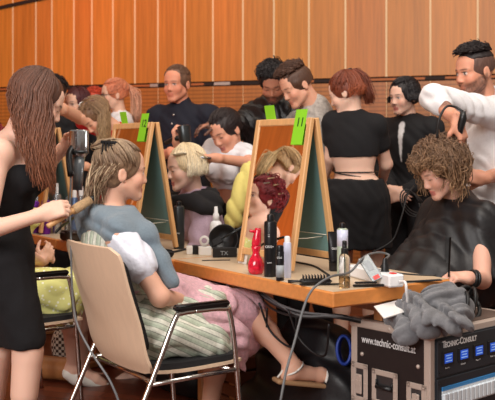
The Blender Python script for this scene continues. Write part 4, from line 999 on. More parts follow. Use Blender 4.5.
def vpaint(F):
    for k in range(7): F.paint.append(('e', J['nk']+f2*.14-Z*(.03+.035*k)+r2*(-.004), V3(.026-.0034*k, .08, .03), np.array([r2, f2, Z]), S(226, 224, 226), .12))
cloth(p, 'blazer', MATS['cloth_attr'], J, .0065, .022, sleeves=1.9, sl_inf=.018, folds=.003, extra=vpaint, col=S(17, 16, 20))
cloth(p, 'trousers', MATS['black_cloth'], J, .010, .018, parts='p', legs=1.9, folds=.003)
c1 = S(24, 18, 22)
make('hair', merge(hair_cap(H, c1, .010, .007, low=-.06), hair_down(H, c1, 120, .05, .009, az=(55, 305), wave=.004, tip=c1, jit=.3), hair_to(H, c1, azi(-140, 60), n=80, r=.008, off=.01)), HR, p)
# 17 --- curly-haired client under the black cape
H = Head(P(441, 172, 4.15), (-.88, -.30, -.42), (-.25, 0, 1), 1.0)
J = pj(pv=(470, 300, 4.35), nk=(456, 205, 4.26), sl=(482, 224, 4.05), sr=(440, 216, 4.48), el=(482, 280, 3.88), wl=(468, 278, 3.66), er=(424, 268, 4.3), wr=(436, 284, 4.0),
       hl=(472, 306, 4.2), hr=(462, 304, 4.4), kl=(410, 330, 3.95), kr=(405, 322, 4.2), al=(415, 412, 3.95), ar=(405, 402, 4.2), tl=(396, 424, 3.9), tr=(388, 412, 4.15))
J['handl'] = (nrm(V3(-.85, -.35, .12)), V3(-.1, .3, -1), (.9, 1.0, 1.1, 1.1), .7); J['handr'] = (V3(-.7, -.5, 0), V3(0, 0, -1)); J['pa'] = nrm(V3(.2, .95, 0)); J['pu'] = Z
PERSON17 = J
p = make_person('client', 'curly-haired woman under a black cape having her hair cut at the right', J, H, .0055, S(224, 172, 150), brow=S(90, 64, 50), closed=True, lip=S(196, 118, 108))
F = Field(.0075)
nk, sl, sr = J['nk'], J['sl'], J['sr']
F.cone(nk, nk+Z*.035, .072, .062, .02); F.cone(nk, sl, .075, .085, .05); F.cone(nk, sr, .075, .085, .05)
F.cone(sl, P(486, 280, 4.02), .09, .12, .06); F.cone(sr, P(415, 270, 4.34), .09, .10, .06)
F.cone(P(455, 235, 4.2), P(440, 285, 4.05), .14, .17, .08); F.cone(P(440, 240, 4.3), P(405, 285, 4.15), .10, .14, .08); F.cone(P(470, 240, 4.25), P(480, 310, 4.35), .14, .18, .08)
F.cone(P(430, 285, 4.05), P(408, 300, 3.98), .13, .11, .06); F.cone(P(492, 240, 4.15), P(498, 292, 4.15), .07, .09, .05)
F.rid(.006, V3(22, 12, 3), 2.0, V3(4, 6, 4)); F.wob(.003, V3(60, -40, 14), 2.0, V3(9, 5, 11))
F.cut(P(470, 268, 3.86)+V3(0, 0, 0), V3(.1, -.86, -.5)); F.cut(T0+VV*.625, -VV); F.cut(P(440, 320, 4.1), -Z)
make('cape', F.mesh(), MATS['black_cape'], p)
c1, c2 = S(84, 60, 48), S(160, 124, 90)
make('hair', merge(hair_cap(H, c1, .012, .006, low=-.06), hair_curly(H, c1, c2, n=260, length=.13, r=.0054, az=(62, 282), rad=.013, out=.026, jit=.4), hair_curly(H, c1, c2, n=90, length=.06, r=.0050, az=(-100, -55), rad=.013, out=.018, jit=.4, pb=60, pm=82), hair_curly(H, c1, c2, n=150, length=.05, r=.0050, az=(-85, 85), rad=.013, out=.022, jit=.4, pb=46, pm=64), hair_curly(H, c1, c2, n=60, length=.25, r=.0055, az=(90, 265), rad=.012, out=.02, jit=.4)), HR, p)
b_ = MB(); a = J['wl']; d = nrm(J['handl'][0]); e1_ = nrm(np.cross(d, Z)); e2_ = np.cross(d, e1_)
for k in range(2): b_.tube([a-d*(.022+.014*k)+e1_*.031*math.cos(q)+e2_*.031*math.sin(q) for q in np.linspace(0, 6.2832, 20)], .0065, 7)
make('bracelet', b_.geo(), MATS['black_plastic'], p)
# 18 --- hairdresser in the white shirt
H = Head(P(475, 72, 4.60), (-.90, -.40, -.16), (0, 0, 1), 1.06)
J = pj(pv=(498, 215, 4.78), nk=(488, 103, 4.68), sl=(494, 114, 4.46), sr=(478, 112, 4.86), el=(434, 97, 4.28), wl=(457, 121, 4.12), er=(500, 175, 4.75), wr=(483, 178, 4.34))
J['er'] = P(512, 172, 4.66); J['pa'] = nrm(V3(.2, .95, 0)); J['pu'] = Z
J['handl'] = (nrm(V3(.25, -.05, -.75)), V3(-.6, .5, -.1), (.55, .6, .7, .8), .7); J['handr'] = (nrm(V3(-.95, -.1, .12)), V3(.1, .8, -.3), (.9, 1, 1, 1.1), .6)
for q, sg in (('l', -1), ('r', 1)):
    J['h'+q] = J['pv']+J['pa']*sg*.09; J['k'+q] = J['h'+q]-Z*.45+V3(-.02, 0, 0); J['a'+q] = V3(J['h'+q][0], J['h'+q][1], .10); J['t'+q] = J['a'+q]+V3(-.15, -.03, -.055)
p = make_person('hairdresser', 'bearded man in a white rolled-sleeve shirt cutting curly hair at the right edge', J, H, .0058, S(216, 152, 124), male=True, brow=S(36, 24, 22), beard=S(98, 68, 56))
cloth(p, 'shirt', MATS['white_cloth'], J, .0065, .026, sleeves=0, folds=.003, crease=.004, male=True, fdir=V3(30, 34, 40),
      extra=lambda F: (F.cone(J['sl'], J['el'], .075, .060, .03), F.ball(J['el'], .062, .02), F.cone(J['el'], lerp(J['el'], J['wl'], .30), .060, .055, .02), F.cone(J['sr'], J['er'], .085, .075, .03), F.cone(J['er'], lerp(J['er'], J['wr'], .25), .07, .058, .03),
                       F.cone(J['nk']-Z*.03, J['nk']+Z*.02, .085, .075, .02), F.cone(P(488, 150, 4.6), P(492, 262, 4.7), .13, .17, .06)), cuts=((P(490, 262, 4.7), -Z),))
cloth(p, 'trousers', MATS['black_cloth'], J, .010, .016, parts='p', legs=1.9, folds=.002, male=True)
c1 = S(34, 24, 24)
gs = hair_short(H, c1, 260, .040, (.1, .9, .25), .007, .014, pmax=52, front=50, lift=.35, jit=.3)
fade = hair_cap(H, S(96, 68, 58), .0015, .006, low=-.02, bump=.0006, back=.85)
Fh = Field(.006); Fh.ell(H.w(0, -.014, .038), (V3(.077, .095, .086)+.003)*H.s, H.R, .01, c1); Fh.cut(H.w(0, -.02, .062), -H.R[2]); Fh.ell(H.w(0, .125, .0), V3(.083, .070, .085), H.R, .012, None, True)
make('hair', merge(fade, Fh.mesh(c1), gs), HR, p)
# ------------------------------------------------------------------ chairs
M_ply = beech('birch_ply', S(222, 192, 164), .94, False, .42); mat('black_pad', S(28, 27, 30), rough=.85, bump=.2, bscale=300)
M_leg = beech('oak_leg', S(170, 112, 66), .85, False)
def shell(C, fw, lf, W, rows, th, r=.05, bulge=.03, nx=14, sub=6):
    """curved sheet; rows = [(x',z)] profile from bottom to top"""
    prof = curve([V3(a, 0, b) for a, b in rows], sub); L = [0]
    for a, b in zip(prof[:-1], prof[1:]): L.append(L[-1]+np.linalg.norm(b-a))
    tot = L[-1]; vs = []; n = len(prof)
    for side in (1, -1):
        for i, p in enumerate(prof):
            t = nrm(prof[min(i+1, n-1)]-prof[max(i-1, 0)]); nn = V3(-t[2], 0, t[0]) if t[2] > .05 else V3(0, 0, 1); 
            if nn[0] > 0 and t[2] > .3: nn = -nn
            dv = min(L[i], tot-L[i]); hw = W/2-(r-math.sqrt(max(0, r*r-max(0, r-dv)**2)))
            for j in range(nx+1):
                y = -hw+2*hw*j/nx; q = p-nn*side*th/2; b_ = bulge*(1-(2*y/W)**2)*(1 if t[2] > .5 else 0)
                vs.append(np.asarray(C)+fw*(q[0]-b_)+lf*y+Z*q[2])
    f = []; m = nx+1; N = n*m
    for i in range(n-1):
        for j in range(nx):
            a = i*m+j; f.append((a, a+1, a+m+1, a+m)); f.append((N+a, N+a+m, N+a+m+1, N+a+1))
    for i in range(n-1):
        a = i*m; f.append((a, a+m, N+a+m, N+a)); a = i*m+nx; f.append((a, N+a, N+a+m, a+m))
    for j in range(nx): f.append((j, N+j, N+j+1, j+1)); a = (n-1)*m+j; f.append((a, a+1, N+a+1, N+a))
    return (np.array(vs), f)
def chair(C, fw, label, group=None):
    fw = nrm(fw); lf = np.cross(Z, fw); C = np.asarray(C, float); C[2] = 0
    t = thing('armchair', C, label, 'chair', group); g = lambda x, y, z: C+fw*x+lf*y+Z*z
    make('backrest', shell(C, fw, lf, .475, [(-.17, .432), (-.205, .50), (-.235, .62), (-.28, .76), (-.318, .900)], .011), M_ply, t, smooth='auto')
    make('back_pad', shell(C, fw, lf, .42, [(-.178, .50), (-.212, .62), (-.257, .76), (-.285, .86)], .016), MATS['black_pad'], t, smooth='auto')
    make('seat', shell(C, fw, lf, .45, [(-.19, .440), (-.05, .430), (.12, .432), (.21, .436), (.235, .428)], .011, bulge=0), M_ply, t, smooth='auto')
    make('seat_pad', shell(C, fw, lf, .43, [(-.185, .458), (-.05, .448), (.12, .450), (.215, .452)], .022, bulge=0), MATS['black_pad'], t, smooth='auto')
    for s in (-1, 1):
        y = s*.262
        b = MB(); b.tube(curve([g(-.40, y, 0), g(-.20, y, .42), g(-.105, y, .630), g(-.075, y, .652), g(-.02, y, .655)], 6), .0105, 10); make('rear_leg', b.geo(), MATS['chrome'], t)
        b = MB(); b.tube(curve([g(.20, y, 0), g(.165, y, .42), g(.135, y, .625), g(.10, y, .652), g(-.02, y, .655)], 6), .0105, 10); make('front_leg', b.geo(), MATS['chrome'], t)
        b = MB(); b.box(g(.01, y, .672), (.235, .038, .024), (fw, lf, Z), .009); make('armrest', b.geo(), MATS['black_plastic'], t)
        b = MB(); b.tube([g(-.215, y, .408), g(.162, y, .415)], .009, 8); b.tube([g(-.20, y, .41), g(-.20, s*.20, .418)], .008, 8); make('side_rail', b.geo(), MATS['chrome'], t)
    b = MB(); b.tube([g(.14, -.255, .414), g(.14, .255, .414)], .008, 8); make('cross_rail', b.geo(), MATS['chrome'], t)
    b = MB(); b.tube([g(-.18, -.255, .408), g(-.18, .255, .408)], .008, 8); make('cross_rail', b.geo(), MATS['chrome'], t)
    return t
chair((-.325, 3.555, 0), VV, 'birch plywood armchair with chrome legs under the woman in the striped dirndl')
chair((-1.10, 4.40, 0), VV, 'chrome armchair under the woman in the yellow dress')
chair((P(207, 272, 5.16)[0], 5.16, 0), (-.9, -.43, 0), 'armchair with dark pad and wood edge behind the platinum blond client')
chair((P(474, 300, 4.33)[0], 4.33, 0), (-.9, -.40, 0), 'armchair with black armrests under the client in the black cape')
# ------------------------------------------------------------------ cans, bottles
PLM = {}
for nm, c, kw in (('can_black', S(26, 25, 28), dict(rough=.3, metal=.3)), ('can_purple', S(112, 34, 150), dict(rough=.28, metal=.5)), ('can_silver', S(176, 180, 184), dict(rough=.25, metal=.85)),
                  ('can_lavender', S(200, 204, 226), dict(rough=.35)), ('can_mint', S(190, 208, 190), dict(rough=.3, metal=.3)), ('cap_white', S(235, 235, 236), dict(rough=.4)),
                  ('label_grey', S(150, 156, 160), dict(rough=.5)), ('red_glossy', S(214, 24, 52), dict(rough=.15, coat=.5, noise=.35, nscale=55)), ('can_darkgrey', S(58, 62, 64), dict(rough=.3, metal=.6)),
                  ('clear_plastic', (.93, .94, .93), dict(rough=.05, trans=1.0)), ('liquid_amber', S(224, 190, 140), dict(rough=.05, trans=.8)), ('tape_white', S(230, 228, 224), dict(rough=.7)), ('can_blue', S(96, 120, 160), dict(rough=.3, metal=.5)),
                  ('red_plastic', S(210, 36, 30), dict(rough=.4)), ('magenta', S(210, 30, 130), dict(rough=.4)), ('cable_grey', S(104, 106, 108), dict(rough=.5)), ('cable_black', S(22, 22, 24), dict(rough=.5)), ('cable_white', S(230, 230, 230), dict(rough=.5)),
                  ('text_white', S(225, 225, 225), dict(rough=.6)), ('blue_cable', S(30, 60, 150), dict(rough=.45)), ('brown_box', S(112, 62, 36), dict(rough=.7, noise=.2, nscale=10)), ('yellow_cloth', S(222, 206, 120), dict(rough=.9, bump=.2))):
    mat(nm, c, **kw)
def ring_text(txt, base, r, z, size, m, parent, ang0=-math.pi/2, vertical=False):
    q = base+V3(math.cos(ang0)*(r+.0006), math.sin(ang0)*(r+.0006), z); rt = V3(-math.sin(ang0), math.cos(ang0), 0)
    return make('printed_text', text_geo(txt, q-rt*size*.32*len(txt), rt, Z, size, .0002), MATS[m], parent, smooth=False)
TZ = TH+.0016
def can(px, py, wpx, ytop, body, cap, label, capf=.14, name='spray_can', band=None, txt=None, z=TZ, caprad=.8, neck=True, cat='can', group=None):
    b0 = TP(px, py, z); d = b0[1]; r = wpx/2*d/F_PX; h = (py-ytop)*d/F_PX; t = thing(name, b0, label, cat, group); hc = h*(1-capf)
    m = MB(); m.lathe(b0, ((r*.94, 0), (r, .004), (r, hc-r*.45), (r*.92, hc-r*.2), (r*.6, hc-.001)), 22); make('body', m.geo(), MATS[body], t, smooth='auto')
    m = MB(); m.lathe(b0+Z*(hc-r*.15), ((r*caprad, 0), (r*caprad, h*capf*.7), (r*caprad*.9, h*capf*.92+r*.1), (r*caprad*.5, h*capf+r*.15)), 18); make('cap', m.geo(), MATS[cap], t, smooth='auto')
    if band: m = MB(); m.lathe(b0+Z*hc*band[1], ((r*1.012, 0), (r*1.012, hc*band[2])), 22); make('label', m.geo(), MATS[band[0]], t)
    if txt:
        for s_, zf, sz, mt in txt: ring_text(s_, b0, r*1.02, hc*zf, sz, mt, t)
    return t
can(270.5, 276.5, 13, 214, 'can_black', 'can_black', 'tall black hairspray can, largest on the nearest table left of the mirror foot', .10, caprad=.55, txt=((';;', .72, .018, 'text_white'), ('OSiS+', .52, .014, 'text_white'), ('session', .25, .007, 'text_white')))
can(280, 280.5, 8.2, 245, 'can_black', 'can_black', 'small black can with grey label beside the tall hairspray', .16, band=('label_grey', .12, .40), caprad=.9, txt=(('OSiS', .75, .010, 'text_white'),))
can(287.3, 277.5, 8.0, 236, 'can_lavender', 'cap_white', 'slim pale lavender can with white cap against the foot of mirror 11', .14, caprad=.75)
can(342.5, 275.5, 11, 222.5, 'can_mint', 'can_black', 'mint green and cream can with black nozzle behind the clear spray bottle', .10, caprad=.5, band=('can_lavender', .62, .34))
can(179, 248.6, 11, 201, 'can_darkgrey', 'can_black', 'tall dark can at the foot of mirror 12', .09, caprad=.45, txt=(('OSiS', .35, .010, 'text_white'),))
can(46, 234.0, 9.0, 195, 'can_purple', 'can_silver', 'purple can with silver cap beside the curling hand of the long-haired stylist', .12, caprad=.6)
can(36, 232.8, 9.0, 196, 'can_purple', 'can_silver', 'purple can half hidden behind the black dress of the long-haired stylist', .12, caprad=.6)
can(57, 233.5, 9.0, 183, 'can_silver', 'cap_white', 'silver pump can, tallest on the farthest table', .20, caprad=.35)
can(67.5, 232.5, 6.5, 196, 'can_silver', 'can_silver', 'slim silver can next to the black tray on the farthest table', .12, caprad=.7)
can(74.5, 233.5, 6.5, 190, 'can_blue', 'cap_white', 'slim blue grey can behind the black tray at the chair back', .16, caprad=.7)
can(81, 231.5, 6.0, 186, 'can_silver', 'cap_white', 'slim can with white cap just left of the dirndl woman', .2, caprad=.8)
# red bulb bottle
b0 = TP(256, 274, TZ); k = b0[1]/F_PX; t = thing('styling_bottle', b0, 'glossy red bottle with bulbous base at the foot of mirror 11', 'bottle')
m = MB(); m.lathe(b0, [(r*k, z*k) for r, z in ((5.5, 0), (7.6, 2), (8.4, 6), (8.0, 11), (6.2, 15.5), (4.0, 19), (3.6, 22), (4.4, 25), (5.0, 28))], 24); make('body', m.geo(), MATS['red_glossy'], t)
m = MB(); m.lathe(b0+Z*28*k, [(r*k, z*k) for r, z in ((4.4, 0), (4.8, 2), (4.6, 7), (3.8, 11), (3.5, 16), (2.8, 18))], 20, V3(.12, 0, 1)); m.tube([b0+Z*42*k, b0+Z*42.5*k-V3(6*k, 3*k, -k)], .006, 8); make('spray_head', m.geo(), MATS['red_glossy'], t)
# black tube standing on its cap
b0 = TP(334, 271.0, TZ); k = b0[1]/F_PX; t = thing('cream_tube', b0, 'black flat tube standing on its cap behind the clear spray bottle', 'tube'); rt = nrm(V3(1, .1, 0)); ft = np.cross(Z, rt)
m = MB(); m.box(b0+Z*5*k, (9*k, 8*k, 10*k), (rt, ft, Z), .003); make('cap', m.geo(), MATS['black_plastic'], t)
vs = []; n = 16
for z, wx, wy in ((10, 5.2, 4.6), (14, 5.6, 4.6), (30, 6.1, 2.6), (37, 6.4, .6), (39.5, 6.4, .5)):
    for j in range(n): a = 6.2832*j/n; vs.append(b0+rt*wx*k*math.cos(a)+ft*wy*k*math.sin(a)+Z*z*k)
f = [(i*n+j, i*n+(j+1) % n, (i+1)*n+(j+1) % n, (i+1)*n+j) for i in range(4) for j in range(n)]+[tuple(range(n))[::-1], tuple(range(4*n, 5*n))]
make('body', (vs, f), MATS['can_black'], t, smooth='auto'); make('printed_text', text_geo('GLISS', b0-ft*4.9*k-rt*3.4*k+Z*22*k, rt, Z+ft*.12, .013, .0003), MATS['text_white'], t, smooth=False)
# clear spray bottle
b0 = TP(344.5, 287.6, TZ); k = b0[1]/F_PX; t = thing('spray_bottle', b0, 'clear spray bottle half full of amber liquid at the near table corner', 'bottle')
m = MB(); m.lathe(b0, [(r*k, z*k) for r, z in ((5.3, 0), (5.7, 1.2), (5.7, 29), (5.0, 32), (2.8, 35), (2.6, 36))], 24); make('body', m.geo(), MATS['clear_plastic'], t)
m = MB(); m.lathe(b0+Z*.0012, [(r*k, z*k) for r, z in ((4.8, 0), (5.2, 1.2), (5.2, 11.5))], 24); make('liquid', m.geo(), MATS['liquid_amber'], t)
m = MB(); m.lathe(b0+Z*34*k, [(r*k, z*k) for r, z in ((3.6, 0), (3.6, 5), (2.4, 6), (2.3, 12), (1.6, 13))], 16); m.box(b0+Z*45*k+V3(-.003, -.006, 0), (.010, .014, .010), None, .002); m.tube([b0+Z*3*k, b0+Z*34*k], .0012, 6); make('pump_head', m.geo(), MATS['black_plastic'], t, smooth='auto')
# white pump bottle by the bowl
b0 = TP(216, 247.5, TZ); k = b0[1]/F_PX; t = thing('pump_bottle', b0, 'white spray bottle standing behind the black tint bowl', 'bottle')
m = MB(); m.lathe(b0, [(r*k, z*k) for r, z in ((5.8, 0), (6.2, 1), (6.2, 22), (5.2, 25.5), (3, 27))], 20); make('body', m.geo(), MATS['cap_white'], t)
m = MB(); m.lathe(b0+Z*27*k, [(r*k, z*k) for r, z in ((3.4, 0), (3.2, 6), (2.0, 8), (1.8, 13), (1.4, 14))], 14); make('pump_head', m.geo(), MATS['cap_white'], t)
# tint bowl leaning, with brush, against a black clip box
c = TP(223, 258, TZ); b0 = V3(c[0], c[1]+.13, TZ); k = b0[1]/F_PX; ax = nrm(V3(-.15, -1, .28)); R_ = 15.2*k
t = thing('tint_bowl', b0, 'round black tint bowl standing on its rim between the mirrors', 'bowl'); cc = b0+Z*R_*.98+V3(0, .02, 0)
m = MB(); m.lathe(cc-ax*.03, [(R_*.55, 0), (R_*.8, .012), (R_*.97, .04), (R_, .045), (R_*.95, .045), (R_*.76, .018), (R_*.5, .006), (.001, .005)], 30, ax); make('bowl', m.geo(), MATS['black_plastic'], t)
t = thing('tint_brush', cc+ax*.02, 'black tint brush lying inside the leaning bowl', 'brush'); m = MB(); e1_ = nrm(V3(1, 0, .55)); m.tube([cc+ax*.03-e1_*.01, cc+ax*.045+e1_*.12], (.004, .006), 8); make('handle', m.geo(), MATS['can_darkgrey'], t)
m = MB(); m.box(cc+ax*.03-e1_*.03, (.05, .035, .012), (e1_, np.cross(ax, e1_), ax), .004); make('bristles', m.geo(), MATS['black_pad'], t)
b0 = TP(225, 257.6, TZ); t = thing('clip_box', b0, 'small black box with grey lettering below the tint bowl', 'box'); rt = nrm(V3(1, .12, 0)); ft = np.cross(Z, rt)
m = MB(); m.box(b0+Z*.024+ft*.015, (.115, .03, .046), (rt, ft, Z), .003); make('body', m.geo(), MATS['black_plastic'], t, smooth=False)
make('printed_text', text_geo('TX', b0-ft*.0005-rt*.022+Z*.012, rt, Z, .028, .0003), MATS['label_grey'], t, smooth=False)
c = TP(216, 260.2, TZ+.001); m = MB(); m.box(c, (.13, .025, .002), (rt, ft, Z)); make('flat_comb', m.geo(), MATS['black_plastic'], None, 'flat black comb lying in front of the small black box', 'comb', base=c, smooth=False)
for px, py, w_, h_, mt, lb in ((204.5, 255.3, .062, .040, 'paper', 'white carton, larger of two between mirror 12 and the tint bowl'), (189, 254.6, .030, .038, 'paper', 'narrow white carton beside the tall dark can')):
    c = TP(px, py, TZ); t = thing('carton', c, lb, 'box'); m = MB(); m.box(c+Z*h_/2+V3(0, .03, 0), (w_, .05, h_), (rt, ft, Z), .002); make('body', m.geo(), MATS[mt], t, smooth=False); m = MB(); m.box(c+Z*(h_+.0008)+V3(0, .03, 0), (w_*.8, .012, .0012), (rt, ft, Z)); make('lid_flap', m.geo(), MATS['cap_white'], t, smooth=False)
c = TP(195, 254.6, TZ); m = MB(); m.box(c+Z*.021+V3(0, .03, 0), (.028, .05, .042), (rt, ft, Z), .002); make('black_carton', m.geo(), MATS['black_plastic'], None, 'black carton squeezed between two white cartons', 'box', base=c, smooth=False)
c = TP(204, 255.3, TZ)+Z*.042+V3(0, .03, 0); m = MB(); R0, cz = .024, c+Z*.026
m.lathe(cz-V3(0, .012, 0), [(.014, 0), (R0, 0), (R0, .024), (.014, .024), (.014, 0)], 24, V3(0, 1, 0)); m.f = m.f[:-2]; make('tape_roll', m.geo(), MATS['tape_white'], None, 'roll of white tape standing on the larger white carton', 'tape', base=c)
# name card at mirror 11
c = TP(243, 263.5, TZ); rt2 = -U; n2 = nrm(np.cross(rt2, Z)); t = thing('name_card', c, 'small folded white card before the left foot of mirror 11', 'card'); m = MB(); m.box(c+Z*.021, (.062, .0015, .042), (rt2, n2, Z+n2*-.2)); make('sheet', m.geo(), MATS['paper'], t, smooth=False)
m = MB()
for j in range(2): m.box(c+Z*(.026-.008*j)+n2*.0016, (.034-.01*j, .0006, .002), (rt2, n2, Z))
make('written_line', m.geo(), MATS['label_grey'], t, smooth=False)
# hair brushes and combs at the corner
def ontable(px, py, dz=0.0): return TP(px, py, TZ+dz)
a, b = ontable(330, 280.5, .012), ontable(288, 281.5, .010); d = nrm(b-a); sd = nrm(np.cross(Z, d)); t = thing('hair_brush', (a+b)/2, 'black paddle brush with bristles up lying near the table corner', 'brush')
m = MB(); m.box(a+d*.055, (.12, .05, .014), (d, sd, Z), .006); make('brush_head', m.geo(), MATS['black_plastic'], t)
m = MB(); m.tube([a+d*.11, lerp(a, b, .75), b], (.009, .007, .010), 10, flat=.7); make('handle', m.geo(), MATS['black_plastic'], t)
m = MB()
for i in range(9):
    for j in range(4): q = a+d*(.01+.0115*i)+sd*(-.018+.012*j)+Z*.006; m.tube([q, q+Z*.017+sd*(j-1.5)*.002], (.0014, .0010), 4)
make('bristles', m.geo(), MATS['black_plastic'], t)
a, b = ontable(300, 285.0, .004), ontable(340, 284.0, .004); d = nrm(b-a); t = thing('cutting_comb', (a+b)/2, 'black cutting comb lying in front of the paddle brush', 'comb'); m = MB(); sd = nrm(np.cross(Z, d)); L = np.linalg.norm(b-a)
m.box((a+b)/2+sd*.008, (L, .008, .004), (d, sd, Z), .001); make('spine', m.geo(), MATS['black_plastic'], t); m = MB()
for i in range(28): m.box(a+d*L*(i+.5)/28-sd*.004, (.0018, .018, .003), (d, sd, Z))
make('teeth', m.geo(), MATS['black_plastic'], t, smooth=False)
a, b = ontable(353, 285.8, .006), ontable(384, 285.2, .006); d = nrm(b-a); t = thing('sectioning_clip', (a+b)/2, 'black hair tool lying between the clear bottle and the power strip', 'clip'); m = MB(); sd = nrm(np.cross(Z, d))
m.box((a+b)/2, (np.linalg.norm(b-a), .014, .010), (d, sd, Z), .003); make('lower_jaw', m.geo(), MATS['black_plastic'], t); m = MB(); m.box((a+b)/2+Z*.011-d*.01, (.085, .012, .008), (d, sd, nrm(Z+d*.1)), .003); make('upper_jaw', m.geo(), MATS['black_pad'], t)
a, b = ontable(402, 282.0, .003), ontable(441, 279.8, .003); d = nrm(b-a); m = MB(); sd = nrm(np.cross(Z, d)); m.box((a+b)/2, (np.linalg.norm(b-a), .02, .005), (d, sd, Z), .001); make('flat_strap', m.geo(), MATS['black_pad'], None, 'flat black strap lying along the table end beside the power strip', 'strap', base=(a+b)/2, smooth=False)
a, b = ontable(386, 272, .003), ontable(436, 275.5, .003); m = MB(); m.tube(curve([a, lerp(a, b, .4)+V3(.02, -.03, 0), b], 8), .0035, 7); make('loose_cable', m.geo(), MATS['cable_black'], None, 'thin black cord across the table top right of the power strip', 'cord', base=a)
# power strip
a, b = ontable(398.5, 288.0, 0), ontable(368, 279.5, 0); d = nrm(b-a); L = .27; L = .33; sd = nrm(np.cross(Z, d)); t = thing('power_strip', a+d*L/2, 'white power strip with red switch on the near end of the table', 'power strip')
m = MB(); m.box(a+d*(L/2+.012)+Z*.024, (L, .066, .047), (d, sd, Z), .006); make('housing', m.geo(), MATS['cap_white'], t, smooth=False)
m = MB(); m.box(a+d*.040+Z*.0485, (.026, .020, .006), (d, sd, Z), .002); make('switch', m.geo(), MATS['red_plastic'], t, smooth=False)
for j in range(3): m = MB(); q = a+d*(.10+.06*j)+Z*.0472; m.lathe(q, ((.019, 0), (.019, .0012)), 16); m.lathe(q+Z*.001+d*.008, ((.0028, 0), (.0028, .001)), 6); make('socket', m.geo(), MATS['label_grey'], t)
m = MB(); q = a-V3(0, .002, 0)+Z*.022; m.tube(curve([q+sd*-.012+d*.012, q+V3(.018, -.035, .004), P(406.5, 291, 3.27), P(407.5, 303, 3.30), P(404, 312, 3.36)], 7), .0052, 8); make('cable', m.geo(), MATS['cable_white'], t)
q = a+d*.10+Z*.049; t = thing('black_plug', q, 'black plug with grey cord arching out of the power strip', 'plug'); m = MB(); m.tube([q, q+Z*.022, q+Z*.050], (.016, .014, .007), 12); make('plug_body', m.geo(), MATS['black_plastic'], t, smooth='auto')
m = MB(); m.tube(curve([q+Z*.045, P(389, 255, 3.52), P(378, 252.5, 3.5), P(364, 257, 3.42), P(350, 272, 3.3), P(330, 277, 3.12), P(312, 290, 3.02), P(303, 310, 2.98), P(295, 340, 2.95), P(286, 372, 2.92), P(278, 412, 2.9), P(262, 470, 2.95)], 8), .0043, 8); make('cord', m.geo(), MATS['cable_grey'], t)
# transparent sleeve leaning on the strip
a, b = P(363, 257, 3.42), P(378, 280, 3.36); d = nrm(b-a); sd = nrm(V3(1, .2, .45)-d*np.dot(V3(1, .2, .45), d)); n2 = np.cross(d, sd); t = thing('plug_sleeve', b, 'grey clear tag hanging from the arching cord above the power strip', 'tag')
m = MB(); m.box((a+b)/2, (np.linalg.norm(b-a), .046, .006), (d, sd, n2), .002); make('sleeve', m.geo(), mat('sleeve_grey', S(150, 160, 164), rough=.2, trans=.3), t, smooth=False); m = MB(); m.box(b-d*.012+n2*.0035*np.sign(-n2[1]), (.016, .024, .001), (d, sd, n2)); make('red_mark', m.geo(), MATS['red_plastic'], t, smooth=False)
m = MB(); m.box((a+b)/2+n2*.0036*np.sign(-n2[1])-d*.01, (.04, .022, .001), (d, sd, n2)); make('paper_insert', m.geo(), MATS['label_grey'], t, smooth=False)
# curling brush, hair dryers
a, b = P(58, 220, 3.40), P(90, 200, 3.50); d = nrm(b-a); t = thing('round_brush', a, 'wooden round brush in the hand of the long-haired stylist', 'brush')
m = MB(); m.tube([a-d*.05, a, lerp(a, b, .40), lerp(a, b, .46)], (.010, .012, .011, .015), 12); make('handle', m.geo(), M_frame, t); m = MB(); m.tube([lerp(a, b, .46), lerp(a, b, .6), b], (.017, .020, .017), 14); make('barrel', m.geo(), mat('brush_bristle', S(206, 170, 128), rough=.9, noise=.35, nscale=260, bump=.8, bscale=400), t)
m = MB(); m.tube([b, b+d*.02], (.012, .010), 10); make('tip', m.geo(), MATS['can_darkgrey'], t)
t = thing('hair_dryer', P(78, 150, 3.72), 'large silver hair dryer held up by the long-haired stylist', 'hair dryer')
m = MB(); m.lathe(P(79, 155, 3.72), [(.024, -.01), (.038, .008), (.040, .05), (.040, .098), (.034, .104), (.032, .090)], 24); make('barrel', m.geo(), MATS['can_silver'], t, smooth='auto')
m = MB(); m.lathe(P(79, 153.5, 3.72), [(.0405, 0), (.0405, .012)], 24); make('dark_rim', m.geo(), MATS['can_darkgrey'], t)
m = MB(); m.tube([P(79, 155, 3.72), P(78, 172, 3.72), P(77.5, 190, 3.72)], (.026, .023, .020), 16); make('nozzle', m.geo(), mat('smoke_plastic', S(120, 128, 134), rough=.2, trans=.3), t)
m = MB(); m.tube(curve([P(73, 147, 3.70), P(69, 156, 3.68), P(71, 176, 3.66)], 5), .014, 12); make('handle', m.geo(), MATS['black_plastic'], t)
m = MB(); m.tube(curve([P(71, 176, 3.66), P(70, 205, 3.6), P(71, 240, 3.5), P(72, 285, 3.45), P(76, 320, 3.2), P(90, 350, 3.1), P(112, 385, 3.05), P(122, 420, 3.05), P(118, 470, 3.1)], 8), .0040, 8); make('cord', m.geo(), MATS['cable_grey'], t)
t = thing('hair_dryer', P(184, 135, 5.18), 'black hair dryer pointed down at the platinum blond hair', 'hair dryer')
m = MB(); m.lathe(P(185.5, 143, 5.17), [(.030, 0), (.035, .01), (.037, .066), (.039, .096), (.033, .100), (.031, .088)], 22, nrm(V3(-.12, .15, 1))); make('barrel', m.geo(), MATS['can_darkgrey'], t, smooth='auto')
m = MB(); m.tube([P(182, 137, 5.2), P(172, 140, 5.28), P(166, 143, 5.33)], (.016, .015, .014), 12); make('handle', m.geo(), MATS['black_plastic'], t)
